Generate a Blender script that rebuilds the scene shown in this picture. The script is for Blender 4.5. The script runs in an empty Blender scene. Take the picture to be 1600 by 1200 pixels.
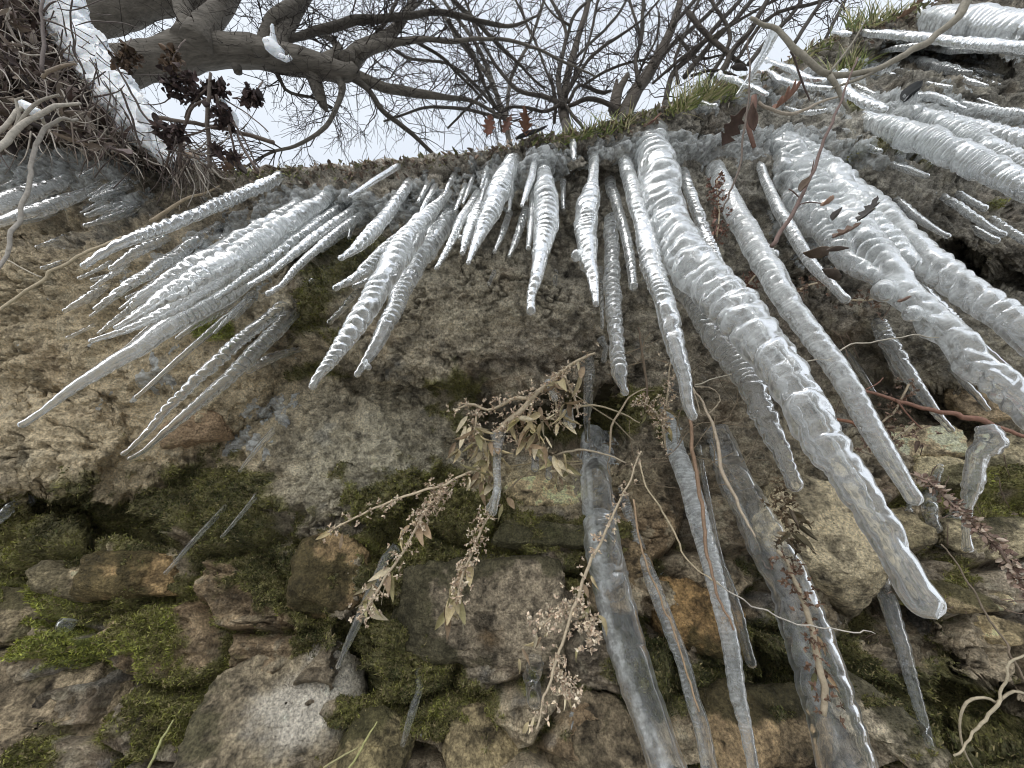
import bpy, math, random
import numpy as np
from mathutils import Vector
from mathutils.bvhtree import BVHTree

# ------------------------------------------------------------------ camera, sky, sun
scn = bpy.context.scene
C = scn.collection
PITCH = math.radians(42.0)
F = 600.0                                   # focal length in photo pixels (1600 wide)
cam_d = bpy.data.cameras.new('camera')
cam_d.sensor_width = 36.0
cam_d.lens = 36.0 * F / 1600.0
cam_d.clip_start = 0.01
cam_d.clip_end = 500.0
cam = bpy.data.objects.new('camera', cam_d)
cam.rotation_euler = (math.pi / 2 + PITCH, 0, 0)
C.objects.link(cam)
scn.camera = cam

SUN_EL, SUN_ROT = math.radians(50), math.radians(200)
world = bpy.data.worlds.new('World')
scn.world = world
world.use_nodes = True
wt = world.node_tree
for n in list(wt.nodes):
    wt.nodes.remove(n)
def wn(t):
    return wt.nodes.new(t)
sky = wn('ShaderNodeTexSky'); sky.sky_type = 'NISHITA'; sky.sun_disc = False
sky.sun_elevation = SUN_EL; sky.sun_rotation = SUN_ROT
tc = wn('ShaderNodeTexCoord')
ns = wn('ShaderNodeTexNoise'); ns.inputs['Scale'].default_value = 1.6; ns.inputs['Detail'].default_value = 4
rmp = wn('ShaderNodeMapRange')
rmp.inputs['From Min'].default_value = 0.35; rmp.inputs['From Max'].default_value = 0.62
rmp.inputs['To Min'].default_value = 0.80; rmp.inputs['To Max'].default_value = 0.97
mx = wn('ShaderNodeMixRGB'); mx.inputs['Color2'].default_value = (5.9, 6.3, 6.8, 1)
bg = wn('ShaderNodeBackground'); bg.inputs['Strength'].default_value = 0.10
wo = wn('ShaderNodeOutputWorld')
wt.links.new(tc.outputs['Generated'], ns.inputs['Vector'])
wt.links.new(ns.outputs['Fac'], rmp.inputs['Value'])
wt.links.new(rmp.outputs['Result'], mx.inputs['Fac'])
wt.links.new(sky.outputs['Color'], mx.inputs['Color1'])
wt.links.new(mx.outputs['Color'], bg.inputs['Color'])
wt.links.new(bg.outputs['Background'], wo.inputs['Surface'])

sun_d = bpy.data.lights.new('sun', 'SUN')
sun_d.energy = 1.2; sun_d.angle = math.radians(70); sun_d.color = (1.0, 0.965, 0.91)
sun = bpy.data.objects.new('sun', sun_d)
# from behind and above the photographer's left shoulder, through cloud
sun.rotation_euler = Vector((0.35, 0.80, -0.55)).to_track_quat('-Z', 'Y').to_euler()
C.objects.link(sun)

scn.view_settings.view_transform = 'Standard'
scn.view_settings.look = 'None'
scn.view_settings.exposure = 0.68
scn.view_settings.gamma = 1.0
scn.render.engine = 'CYCLES'
scn.cycles.use_denoising = True
scn.cycles.pixel_filter_type = 'BLACKMAN_HARRIS'
scn.cycles.filter_width = 1.05
scn.cycles.max_bounces = 14
scn.cycles.transmission_bounces = 12
scn.cycles.diffuse_bounces = 5
scn.cycles.glossy_bounces = 5
scn.cycles.transparent_max_bounces = 12

rng = np.random.default_rng(7)
random.seed(7)
CP, SP = math.cos(PITCH), math.sin(PITCH)

# ------------------------------------------------------------------ helpers
def ray(px, py):
    """direction (depth 1 along the lens axis) of a photo pixel"""
    x = (np.asarray(px, float) - 800) / F
    y = (600 - np.asarray(py, float)) / F
    return np.stack([x, CP - SP * y, SP + CP * y], -1)

def project(P):
    P = np.asarray(P, float)
    zc = P[..., 1] * CP + P[..., 2] * SP
    yc = -P[..., 1] * SP + P[..., 2] * CP
    zc = np.maximum(zc, 1e-4)
    return P[..., 0] / zc * F + 800, 600 - yc / zc * F, zc

def hsh(ix, iy, iz, seed):
    h = (ix.astype(np.uint32) * np.uint32(374761393) + iy.astype(np.uint32) * np.uint32(668265263)
         + iz.astype(np.uint32) * np.uint32(2147483647 - 1274126177 + 1013904223) + np.uint32(seed * 7919 + 13))
    h = (h ^ (h >> np.uint32(13))) * np.uint32(1274126177)
    h = (h ^ (h >> np.uint32(16))) * np.uint32(2246822519)
    h ^= h >> np.uint32(15)
    return h.astype(np.float32) / np.float32(4294967295.0)

def vnoise(P, seed=0):
    """value noise -1..1"""
    P = np.asarray(P, np.float32)
    i = np.floor(P).astype(np.int64); f = (P - i).astype(np.float32)
    f = f * f * f * (f * (f * 6 - 15) + 10)
    x, y, z = i[..., 0], i[..., 1], i[..., 2]
    out = 0
    for dx in (0, 1):
        wx = f[..., 0] if dx else 1 - f[..., 0]
        for dy in (0, 1):
            wy = f[..., 1] if dy else 1 - f[..., 1]
            for dz in (0, 1):
                wz = f[..., 2] if dz else 1 - f[..., 2]
                out = out + wx * wy * wz * hsh((x + dx) & 0xffffffff, (y + dy) & 0xffffffff, (z + dz) & 0xffffffff, seed)
    return out * 2 - 1

def fbm(P, oct=4, seed=0, gain=0.5, ridged=False):
    P = np.asarray(P, np.float32)
    a, s, out = 1.0, 0.0, 0
    for k in range(oct):
        n = vnoise(P * (2.03 ** k) + k * 17.3, seed + k)
        if ridged:
            n = 1 - 2 * np.abs(n)
        out = out + a * n; s += a; a *= gain
    return out / s

def sstep(a, b, x):
    t = np.clip((x - a) / (b - a), 0, 1)
    return t * t * (3 - 2 * t)

def mesh_obj(name, V, Fc, mat=None, parent=None, smooth=True, attrs=None, col=None):
    """V (n,3), Fc (m,k) index array or list of such arrays"""
    V = np.ascontiguousarray(V, np.float32)
    if not isinstance(Fc, (list, tuple)):
        Fc = [Fc]
    Fc = [np.asarray(f, np.int32) for f in Fc if len(f)]
    me = bpy.data.meshes.new(name)
    me.vertices.add(len(V)); me.vertices.foreach_set('co', V.ravel())
    loops = np.concatenate([f.ravel() for f in Fc])
    tot = np.concatenate([np.full(len(f), f.shape[1], np.int32) for f in Fc])
    st = np.concatenate([[0], np.cumsum(tot)[:-1]]).astype(np.int32)
    me.loops.add(len(loops)); me.loops.foreach_set('vertex_index', loops)
    me.polygons.add(len(tot)); me.polygons.foreach_set('loop_start', st); me.polygons.foreach_set('loop_total', tot)
    if smooth:
        me.polygons.foreach_set('use_smooth', np.ones(len(tot), bool))
    me.update(calc_edges=True)
    me.validate()
    if col is not None:
        a = me.color_attributes.new('Col', 'FLOAT_COLOR', 'POINT')
        c4 = np.ones((len(V), 4), np.float32); c4[:, :3] = col
        a.data.foreach_set('color', c4.ravel())
    if attrs:
        for k, v in attrs.items():
            a = me.attributes.new(k, 'FLOAT', 'POINT')
            a.data.foreach_set('value', np.ascontiguousarray(np.broadcast_to(v, (len(V),)), np.float32))
    if mat:
        me.materials.append(mat)
    o = bpy.data.objects.new(name, me)
    C.objects.link(o)
    if parent is not None:
        o.parent = parent
        o.location = -Vector(parent.location)
    return o

def tag(o, label=None, cat=None, group=None, kind=None):
    if label: o['label'] = label
    if cat: o['category'] = cat
    if group: o['group'] = group
    if kind: o['kind'] = kind
    return o

def empty(name, loc):
    o = bpy.data.objects.new(name, None)
    o.location = Vector([float(v) for v in loc]); o.empty_display_size = 0.05
    C.objects.link(o)
    return o

def grid_faces(nr, nc, wrap=False):
    r = np.arange(nr - 1)[:, None]; c = np.arange(nc if wrap else nc - 1)[None, :]
    c2 = (c + 1) % nc
    a = r * nc + c; b = r * nc + c2; d = (r + 1) * nc + c; e = (r + 1) * nc + c2
    return np.stack([a, d, e, b], -1).reshape(-1, 4)

class Bag:
    """collects pieces of geometry for ONE mesh"""
    def __init__(s):
        s.V, s.F4, s.F3, s.C, s.n = [], [], [], [], 0
    def add(s, V, F, col=None):
        V = np.asarray(V, np.float32).reshape(-1, 3)
        F = np.asarray(F)
        (s.F4 if F.shape[1] == 4 else s.F3).append(F + s.n)
        s.V.append(V); s.n += len(V)
        s.C.append(np.broadcast_to(np.asarray(col if col is not None else (1, 1, 1), np.float32), (len(V), 3)))
    def tube(s, P, R, sides=5, col=None, cap=True):
        V, Fq = tube(P, R, sides)
        s.add(V, Fq, col)
    def build(s, name, mat, parent=None, smooth=True, attrs=None):
        fs = []
        if s.F4: fs.append(np.concatenate(s.F4))
        if s.F3: fs.append(np.concatenate(s.F3))
        return mesh_obj(name, np.concatenate(s.V), fs, mat, parent, smooth, attrs, np.concatenate(s.C))

def frames(P):
    T = np.gradient(P, axis=0)
    T /= np.linalg.norm(T, axis=1, keepdims=True) + 1e-12
    ref = np.array([0.31, 0.95, 0.05])
    N = np.cross(T, ref); N /= np.linalg.norm(N, axis=1, keepdims=True) + 1e-9
    B = np.cross(T, N)
    return T, N, B

def tube(P, R, sides=5):
    P = np.asarray(P, float); n = len(P)
    R = np.broadcast_to(np.asarray(R, float), (n,))
    T, N, B = frames(P)
    R = R.copy()
    P2 = np.vstack([P[:1] - T[:1] * R[0] * .2, P, P[-1:] + T[-1:] * R[-1] * .4])
    R2 = np.concatenate([[R[0] * .02], R, [R[-1] * .02]])
    N = np.vstack([N[:1], N, N[-1:]]); B = np.vstack([B[:1], B, B[-1:]])
    th = np.arange(sides) * 2 * math.pi / sides
    V = P2[:, None] + R2[:, None, None] * (np.cos(th)[None, :, None] * N[:, None] + np.sin(th)[None, :, None] * B[:, None])
    return V.reshape(-1, 3), grid_faces(n + 2, sides, True)

def resample(P, n):
    """smooth (Catmull-Rom) resampling of rows of P to n rows by arc length"""
    P = np.asarray(P, float)
    if len(P) == 2:
        t = np.linspace(0, 1, n)[:, None]
        return P[0] * (1 - t) + P[1] * t
    Q = np.vstack([2 * P[0] - P[1], P, 2 * P[-1] - P[-2]])
    out = []
    for i in range(1, len(Q) - 2):
        t = np.linspace(0, 1, 24, endpoint=(i == len(Q) - 3))[:, None]
        p0, p1, p2, p3 = Q[i - 1], Q[i], Q[i + 1], Q[i + 2]
        out.append(.5 * ((2 * p1) + (p2 - p0) * t + (2 * p0 - 5 * p1 + 4 * p2 - p3) * t * t + (3 * p1 - p0 - 3 * p2 + p3) * t ** 3))
    D = np.vstack(out)
    L = np.concatenate([[0], np.cumsum(np.linalg.norm(np.diff(D[:, :3], axis=0), axis=1))])
    s = np.linspace(0, L[-1], n)
    return np.stack([np.interp(s, L, D[:, k]) for k in range(D.shape[1])], -1)

# ------------------------------------------------------------------ materials
def new_mat(name):
    m = bpy.data.materials.new(name); m.use_nodes = True
    nt = m.node_tree
    b = nt.nodes['Principled BSDF']
    return m, nt, b

def attr_mat(name, rough=0.8, var=0.35, scale=120, bump=0.0, bscale=300, spec=0.4, dist=0.002, trans=0.0, wet=False):
    m, nt, b = new_mat(name)
    N, L = nt.nodes, nt.links
    at = N.new('ShaderNodeAttribute'); at.attribute_name = 'Col'
    tx = N.new('ShaderNodeTexCoord')
    no = N.new('ShaderNodeTexNoise'); no.inputs['Scale'].default_value = scale; no.inputs['Detail'].default_value = 6
    no.inputs['Roughness'].default_value = 0.7
    L.new(tx.outputs['Object'], no.inputs['Vector'])
    mr = N.new('ShaderNodeMapRange'); mr.inputs['From Min'].default_value = .3; mr.inputs['From Max'].default_value = .7
    mr.inputs['To Min'].default_value = 1 - var; mr.inputs['To Max'].default_value = 1 + var
    L.new(no.outputs['Fac'], mr.inputs['Value'])
    mu = N.new('ShaderNodeVectorMath'); mu.operation = 'SCALE'
    L.new(at.outputs['Color'], mu.inputs[0]); L.new(mr.outputs['Result'], mu.inputs['Scale'])
    L.new(mu.outputs['Vector'], b.inputs['Base Color'])
    b.inputs['Roughness'].default_value = rough
    b.inputs['Specular IOR Level'].default_value = spec
    if bump:
        n2 = N.new('ShaderNodeTexNoise'); n2.inputs['Scale'].default_value = bscale; n2.inputs['Detail'].default_value = 5
        n2.inputs['Roughness'].default_value = .65
        L.new(tx.outputs['Object'], n2.inputs['Vector'])
        bp = N.new('ShaderNodeBump'); bp.inputs['Strength'].default_value = bump; bp.inputs['Distance'].default_value = dist
        L.new(n2.outputs['Fac'], bp.inputs['Height']); L.new(bp.outputs['Normal'], b.inputs['Normal'])
    if wet:
        n3 = N.new('ShaderNodeTexNoise'); n3.inputs['Scale'].default_value = 9
        L.new(tx.outputs['Object'], n3.inputs['Vector'])
        m3 = N.new('ShaderNodeMapRange'); m3.inputs['From Min'].default_value = .42; m3.inputs['From Max'].default_value = .6
        m3.inputs['To Min'].default_value = rough; m3.inputs['To Max'].default_value = .38
        L.new(n3.outputs['Fac'], m3.inputs['Value']); L.new(m3.outputs['Result'], b.inputs['Roughness'])
    if trans:
        b.inputs['Subsurface Weight'].default_value = trans
        b.inputs['Subsurface Radius'].default_value = (.01, .01, .005)
        b.inputs['Subsurface Scale'].default_value = .3
    return m

ROCK = attr_mat('rock', .85, .70, 240, 1.0, 210, .3, .011, wet=True)
MOSS = attr_mat('moss', .9, .4, 60, 0)
BARK = attr_mat('bark', .85, .45, 30, 1.0, 22, .25, .03)
for _n in BARK.node_tree.nodes:            # furrows run along the limbs
    if _n.type == 'TEX_NOISE':
        _mp = BARK.node_tree.nodes.new('ShaderNodeMapping'); _mp.inputs['Scale'].default_value = (.22, 1, 1)
        _tc = [q for q in BARK.node_tree.nodes if q.type == 'TEX_COORD'][0]
        BARK.node_tree.links.new(_tc.outputs['Object'], _mp.inputs['Vector']); BARK.node_tree.links.new(_mp.outputs['Vector'], _n.inputs['Vector'])
STEM = attr_mat('dry_stem', .7, .3, 200, .3, 300)
LEAF = attr_mat('dead_leaf', .75, .35, 90, .4, 150, trans=.15)
SOIL = attr_mat('soil', .95, .5, 60, .8, 90, .2, .01)

def snow_mat():
    m, nt, b = new_mat('snow')
    N, L = nt.nodes, nt.links
    b.inputs['Base Color'].default_value = (.86, .89, .93, 1)
    b.inputs['Roughness'].default_value = .55
    b.inputs['Subsurface Weight'].default_value = .4
    b.inputs['Subsurface Radius'].default_value = (.03, .04, .05)
    b.inputs['Subsurface Scale'].default_value = .3
    tx = N.new('ShaderNodeTexCoord'); n = N.new('ShaderNodeTexNoise'); n.inputs['Scale'].default_value = 90; n.inputs['Detail'].default_value = 5
    L.new(tx.outputs['Object'], n.inputs['Vector'])
    bp = N.new('ShaderNodeBump'); bp.inputs['Strength'].default_value = .6; bp.inputs['Distance'].default_value = .01
    L.new(n.outputs['Fac'], bp.inputs['Height']); L.new(bp.outputs['Normal'], b.inputs['Normal'])
    return m
SNOW = snow_mat()

def ice_mat():
    m, nt, b = new_mat('ice')
    N, L = nt.nodes, nt.links
    out = N['Material Output']
    def mth(op, x, y=None, clamp=False):
        n = N.new('ShaderNodeMath'); n.operation = op; n.use_clamp = clamp
        for i, v in enumerate((x, y)):
            if v is None: continue
            if isinstance(v, (int, float)): n.inputs[i].default_value = v
            else: L.new(v, n.inputs[i])
        return n.outputs[0]
    b.inputs['Base Color'].default_value = (.98, .993, 1, 1)
    b.inputs['Transmission Weight'].default_value = 1
    b.inputs['IOR'].default_value = 1.24
    b.inputs['Roughness'].default_value = .06
    tx = N.new('ShaderNodeTexCoord')
    n2 = N.new('ShaderNodeTexNoise'); n2.inputs['Scale'].default_value = 130; n2.inputs['Detail'].default_value = 3
    L.new(tx.outputs['Object'], n2.inputs['Vector'])
    # growth rings along the icicle
    ln = N.new('ShaderNodeAttribute'); ln.attribute_name = 'run'
    nw = N.new('ShaderNodeTexNoise'); nw.inputs['Scale'].default_value = 40; nw.inputs['Detail'].default_value = 3
    L.new(tx.outputs['Object'], nw.inputs['Vector'])
    ph = mth('ADD', mth('MULTIPLY', ln.outputs['Fac'], 900.0), mth('MULTIPLY', nw.outputs['Fac'], 26.0))
    ring = mth('MULTIPLY', mth('ADD', mth('SINE', ph), 1.0), .5)
    has = mth('GREATER_THAN', ln.outputs['Fac'], 1e-5)
    fi = N.new('ShaderNodeAttribute'); fi.attribute_name = 'fine'
    hgt = mth('ADD', mth('MULTIPLY', n2.outputs['Fac'], .7), mth('MULTIPLY', mth('MULTIPLY', ring, has), .42))
    hgt = mth('MULTIPLY', hgt, fi.outputs['Fac'])
    bp = N.new('ShaderNodeBump'); bp.inputs['Strength'].default_value = .24; bp.inputs['Distance'].default_value = .0016
    L.new(hgt, bp.inputs['Height']); L.new(bp.outputs['Normal'], b.inputs['Normal'])
    # cloudy ice: trapped air in streaks, rings and blots
    at = N.new('ShaderNodeAttribute'); at.attribute_name = 'milk'
    n = N.new('ShaderNodeTexNoise'); n.inputs['Scale'].default_value = 75; n.inputs['Detail'].default_value = 6; n.inputs['Roughness'].default_value = .65
    L.new(tx.outputs['Object'], n.inputs['Vector'])
    mr = N.new('ShaderNodeMapRange'); mr.inputs['From Min'].default_value = .40; mr.inputs['From Max'].default_value = .60
    mr.inputs['To Min'].default_value = .55; mr.inputs['To Max'].default_value = 1.2
    L.new(n.outputs['Fac'], mr.inputs['Value'])
    rr = mth('ADD', mth('MULTIPLY', mth('MULTIPLY', mth('SUBTRACT', mth('POWER', ring, 2.0), .4), fi.outputs['Fac']), .75), 1.0)
    mu = mth('MULTIPLY', mth('MULTIPLY', at.outputs['Fac'], mr.outputs['Result']), rr, True)
    lw = N.new('ShaderNodeLayerWeight'); lw.inputs['Blend'].default_value = .35        # bright rim light put into the milky colour where seen edge on
    mu = mth('ADD', mu, mth('MULTIPLY', mth('POWER', lw.outputs['Facing'], 2.6), .42), True)
    df = N.new('ShaderNodeBsdfDiffuse'); df.inputs['Color'].default_value = (.76, .785, .79, 1)
    tr = N.new('ShaderNodeBsdfTranslucent'); tr.inputs['Color'].default_value = (.76, .785, .79, 1)
    L.new(bp.outputs['Normal'], df.inputs['Normal'])
    m1 = N.new('ShaderNodeMixShader'); m1.inputs[0].default_value = .5
    L.new(df.outputs[0], m1.inputs[1]); L.new(tr.outputs[0], m1.inputs[2])
    m2 = N.new('ShaderNodeMixShader')
    L.new(mu, m2.inputs[0]); L.new(b.outputs[0], m2.inputs[1]); L.new(m1.outputs[0], m2.inputs[2])
    L.new(m2.outputs[0], out.inputs['Surface'])
    return m
ICE = ice_mat()

# ------------------------------------------------------------------ the rock wall
LIP = np.array([(-700, -420), (0, -150), (60, -60), (100, 0), (140, 50), (190, 120), (250, 205), (300, 248), (345, 262), (430, 264),
                (520, 256), (640, 249), (700, 242), (760, 233), (830, 212), (900, 208), (960, 192), (1020, 172), (1080, 152),
                (1150, 128), (1200, 110), (1260, 75), (1320, 48), (1400, 25), (1480, -5), (1600, -60), (2300, -400)], float)
LIPD = np.array([(-700, 1.05), (0, 1.1), (100, 1.1), (200, 1.0), (320, .85), (430, .82), (600, .8), (900, .8), (1060, .82),
                 (1180, .9), (1300, 1.0), (1400, 1.05), (1600, 1.12), (2300, 1.15)])
DINT = np.array([(-500, .95), (0, .9), (200, .84), (300, .83), (400, .86), (500, .885), (560, .89), (640, .90), (700, .865), (800, .79), (900, .73),
                 (1000, .68), (1200, .60), (1500, .50), (1900, .41), (2400, .33)])

# bulges and hollows of the rock: cx, cy, rx, ry, rot(deg), height(+ towards the viewer), edge power
BULGE = [
    (150, 560, 330, 215, -18, .075, 5),     # tan rounded rock, left
    (60, 690, 130, 85, -8, .05, 4),
    (690, 490, 290, 118, 3, .060, 5),       # brown overhanging rock, centre
    (520, 715, 140, 105, 15, .055, 4),      # grey mossy rock
    (640, 660, 90, 110, 0, .03, 4),
    (855, 650, 125, 58, -4, -.17, 3),       # hollow under the centre rock
    (160, 805, 120, 42, 12, -.06, 3),       # hollow under the tan rock
    (560, 1000, 40, 75, 20, -.07, 3),
    (500, 400, 60, 40, -30, -.07, 3),       # dark pocket behind the left icicles
    (540, 340, 45, 22, -20, -.07, 3),
    (450, 520, 90, 35, -20, -.05, 3),
    (1190, 1050, 100, 50, 20, -.09, 3),
    (1020, 1000, 70, 50, 0, -.06, 3),
    (1440, 500, 230, 105, 22, .05, 4),
    (1440, 640, 130, 42, 15, -.085, 3),
    (1500, 330, 190, 55, 20, .045, 4),
    (1500, 400, 120, 24, 22, -.06, 3),
    (1290, 820, 100, 90, 30, .035, 4),
    (1500, 1120, 130, 70, 10, -.10, 3),
    (1400, 980, 110, 36, 30, -.06, 3),
    (960, 280, 60, 22, 0, -.03, 3),
    (1470, 105, 130, 28, 8, -.08, 3),
    (600, 600, 80, 30, 0, -.02, 3),
    (820, 300, 70, 60, 0, .03, 4),
]

def base_depth(px, py):
    lip = np.interp(px, LIP[:, 0], LIP[:, 1])
    dl = np.interp(px, LIPD[:, 0], LIPD[:, 1])
    di = np.interp(py, DINT[:, 0], DINT[:, 1]) * (1 - .05 * ((px - 800) / 800) ** 2 * sstep(300, 600, py))
    w = sstep(0, 190, py - lip)
    D = dl * (1 - w) + di * w
    q = np.stack([px / 90, py / 90, np.zeros_like(px)], -1)
    wx = px + 46 * fbm(q, 5, 31, .6); wy = py + 38 * fbm(q, 5, 47, .6)
    for cx, cy, rx, ry, rot, h, p in BULGE:
        h = h * 1.45
        a = math.radians(rot); dx, dy = wx - cx, wy - cy
        u = (dx * math.cos(a) + dy * math.sin(a)) / rx; v = (-dx * math.sin(a) + dy * math.cos(a)) / ry
        rho = np.sqrt(u * u + v * v)
        D = D - h * D * np.clip(1 - rho ** p, 0, 1) ** .75
    return D

def worley(px, py, cell, seed):
    gx = np.floor(px / cell).astype(np.int64); gy = np.floor(py / (cell * .72)).astype(np.int64)
    f1 = np.full(px.shape, 9e9); f2 = f1.copy(); idv = np.zeros(px.shape)
    for dx in (-1, 0, 1):
        for dy in (-1, 0, 1):
            ix, iy = gx + dx, gy + dy
            jx = hsh(ix & 0xffffffff, iy & 0xffffffff, ix * 0 + 3, seed); jy = hsh(ix & 0xffffffff, iy & 0xffffffff, ix * 0 + 9, seed)
            cx = (ix + .15 + .7 * jx) * cell; cy = (iy + .15 + .7 * jy) * cell * .72
            d = np.hypot((px - cx) / cell, (py - cy) / (cell * .72))
            nid = hsh(ix & 0xffffffff, iy & 0xffffffff, ix * 0 + 27, seed)
            near = d < f1
            f2 = np.where(near, f1, np.minimum(f2, d)); idv = np.where(near, nid, idv); f1 = np.where(near, d, f1)
    return f1, f2, idv

# moss patches: cx, cy, rx, ry, strength, brightness 0 dark .. 1 bright
MOSSP = [(330, 512, 38, 20, 1.4, 1), (15, 925, 50, 26, 1.6, 1), (80, 1015, 75, 32, 1.6, 1), (240, 985, 60, 30, 1.1, .6), (270, 1100, 62, 75, 1.2, .45),
         (150, 815, 150, 50, 1.4, .2), (60, 850, 90, 40, .9, .4), (330, 770, 90, 60, 1.1, .25), (700, 620, 60, 60, 1.0, .3), (650, 870, 90, 70, 1.0, .35),
         (820, 850, 70, 30, 1.2, .4), (1185, 1060, 90, 55, 1.5, .1), (620, 1010, 60, 60, 1.1, .25), (500, 480, 60, 45, 1.1, .3), (560, 400, 70, 30, 1.2, .2),
         (1380, 245, 60, 22, 1.1, .6), (1440, 240, 40, 18, 1.2, .5), (1590, 312, 30, 14, 1.5, .9), (1500, 920, 60, 20, .9, .4), (1480, 755, 60, 30, .9, .4),
         (1020, 1050, 60, 60, 1.3, .1), (1440, 1090, 110, 50, 1.3, .15), (720, 800, 80, 50, .9, .35), (1310, 190, 60, 14, .9, .6), (1000, 640, 90, 60, .8, .3),
         (580, 1110, 60, 60, 1.0, .3), (700, 1080, 60, 50, .9, .35), (450, 900, 70, 60, 1.1, .2), (160, 925, 120, 30, .7, .4), (470, 580, 60, 25, .8, .2),
         (880, 660, 90, 40, 1.1, .15), (1560, 760, 60, 60, .9, .35), (920, 850, 40, 60, .9, .3), (60, 1180, 90, 40, .6, .5), (1300, 1010, 60, 40, .7, .2),
         (220, 690, 60, 30, .3, .3), (590, 760, 80, 50, .9, .35), (1540, 1170, 100, 40, 1.2, .1)]
# colour zones: cx, cy, rx, ry, rgb, strength
TAN, BROWN, GREY = (.40, .325, .205), (.175, .14, .10), (.25, .235, .205)
ZONES = [(130, 560, 320, 200, (.58, .47, .30), 1.6), (100, 690, 210, 100, (.66, .54, .35), 2.0), (250, 380, 260, 110, (.27, .225, .165), .8),
         (560, 260, 320, 34, (.36, .32, .27), 1.0), (700, 480, 250, 110, (.36, .315, .225), 1.1), (840, 560, 160, 40, (.32, .275, .225), .9),
         (930, 400, 160, 160, (.26, .235, .19), .9), (560, 720, 150, 110, (.37, .35, .27), 1.0), (1300, 420, 300, 160, (.225, .21, .18), .9),
         (1300, 230, 350, 90, (.24, .235, .21), 1.0), (1280, 830, 110, 90, (.34, .30, .20), 1.0), (1450, 690, 140, 50, (.36, .31, .22), .9),
         (1500, 500, 160, 90, (.13, .125, .105), .9), (1500, 120, 170, 50, (.10, .10, .085), 1.0), (80, 280, 200, 50, (.22, .215, .205), 1.0),
         (350, 480, 90, 60, (.2, .18, .13), .8), (300, 670, 50, 35, (.27, .16, .08), 1.0), (1180, 900, 120, 120, (.16, .12, .075), .8),
         (1060, 850, 120, 120, (.15, .115, .075), .8), (860, 770, 130, 40, (.36, .30, .17), .9), (250, 905, 180, 60, (.24, .19, .12), .7),
         (330, 900, 300, 60, (.22, .19, .14), .4), (730, 1150, 120, 70, (.2, .175, .11), .7), (1230, 500, 90, 80, (.18, .14, .11), .6)]

def paint(px, py, P, idv, cobble, stone_gap):
    """rock and moss colour at surface points"""
    q = P * 14
    wx = px + 45 * fbm(q, 3, 71); wy = py + 38 * fbm(q, 3, 83)
    col = np.zeros(px.shape + (3,)) + np.array((.20, .17, .125)); wsum = np.full(px.shape, .35)
    col = col * wsum[..., None]
    for cx, cy, rx, ry, rgb, s in ZONES:
        w = s * np.exp(-(((wx - cx) / rx) ** 2 + ((wy - cy) / ry) ** 2) * 1.3)
        col += w[..., None] * np.array(rgb); wsum += w
    col /= wsum[..., None]
    # every stone of the rubble has its own colour
    pal = np.array([(.20, .17, .13), (.30, .26, .20), (.15, .13, .105), (.25, .18, .105), (.33, .30, .26), (.17, .15, .13), (.40, .35, .27)])
    pc = pal[(idv * 6.999).astype(int)] * np.array((1.05, .98, .86))
    col = col * (1 - .6 * cobble[..., None]) + pc * .6 * cobble[..., None]
    # strata, lichen and rust
    n1 = fbm(P * 34, 5, 101, .62); n2 = fbm(P * 95, 4, 113, .65); n3 = fbm(P * 9, 3, 127)
    n4 = fbm(P * np.array([22, 22, 70.]), 4, 133)
    col = col * (1 + .7 * n1 + 1.0 * n2 + .3 * n4)[..., None]
    lich = sstep(.12, .42, fbm(P * 48, 4, 141, .6) + .2 * n3)[..., None]
    col = col * (1 - .35 * lich) + np.array((.46, .42, .31)) * .35 * lich
    rust = sstep(.25, .5, fbm(P * 11, 4, 151))[..., None]
    col = col * (1 - .22 * rust) + np.array((.26, .16, .08)) * .22 * rust
    dark = sstep(.2, .45, fbm(P * 17, 4, 163))[..., None]
    col = col * (1 - .45 * dark)
    blue = sstep(.38, .55, fbm(P * 13, 4, 171))[..., None]
    col = col * (1 - .3 * blue) + np.array((.2, .22, .24)) * .3 * blue
    # moss
    mo = np.zeros(px.shape); br = np.zeros(px.shape)
    for cx, cy, rx, ry, s, b in MOSSP:
        w = s * np.exp(-(((wx - cx) / rx) ** 2 + ((wy - cy) / ry) ** 2))
        mo += w; br += w * b
    br = br / (mo + 1e-6)
    low = sstep(560, 900, py) * .27
    mo = mo + low + stone_gap * .35
    mn = fbm(P * 26, 4, 181, .6)
    mo = sstep(.50, .80, mo + .65 * mn)
    mcd = np.array((.06, .065, .022)); mcm = np.array((.18, .17, .055)); mcb = np.array((.20, .235, .04))
    t = np.clip(br * 1.0 + .5 * fbm(P * 40, 3, 191) + .08, 0, 1)[..., None]
    mc = np.where(t < .5, mcd + (mcm - mcd) * t * 2, mcm + (mcb - mcm) * (t * 2 - 1))
    mc = mc * (1 + .5 * n2)[..., None]
    col = col * (1 - .88 * mo[..., None]) + mc * .88 * mo[..., None]
    lipf = sstep(60, 5, py - np.interp(px, LIP[:, 0], LIP[:, 1]))[..., None] * sstep(-.35, .3, n1)[..., None]
    col = col * (1 - .45 * lipf) + np.array((.42, .39, .34)) * .45 * lipf
    g = col.mean(-1, keepdims=True)
    ds = (.16 + .30 * sstep(620, 300, py) * sstep(150, 500, px))[..., None]
    col = (col * (1 - ds) + g * np.array((1.03, 1.0, .95)) * ds) * np.array((1.55, 1.52, 1.45))
    col = np.clip(col, .008, 5); mxc = col.max(-1, keepdims=True)
    col = col * np.minimum(1, (.60 + .25 * (1 - np.exp(-2 * np.clip(mxc - .60, 0, 9)))) / np.maximum(mxc, .60))
    return col, mo, t[..., 0]

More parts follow.
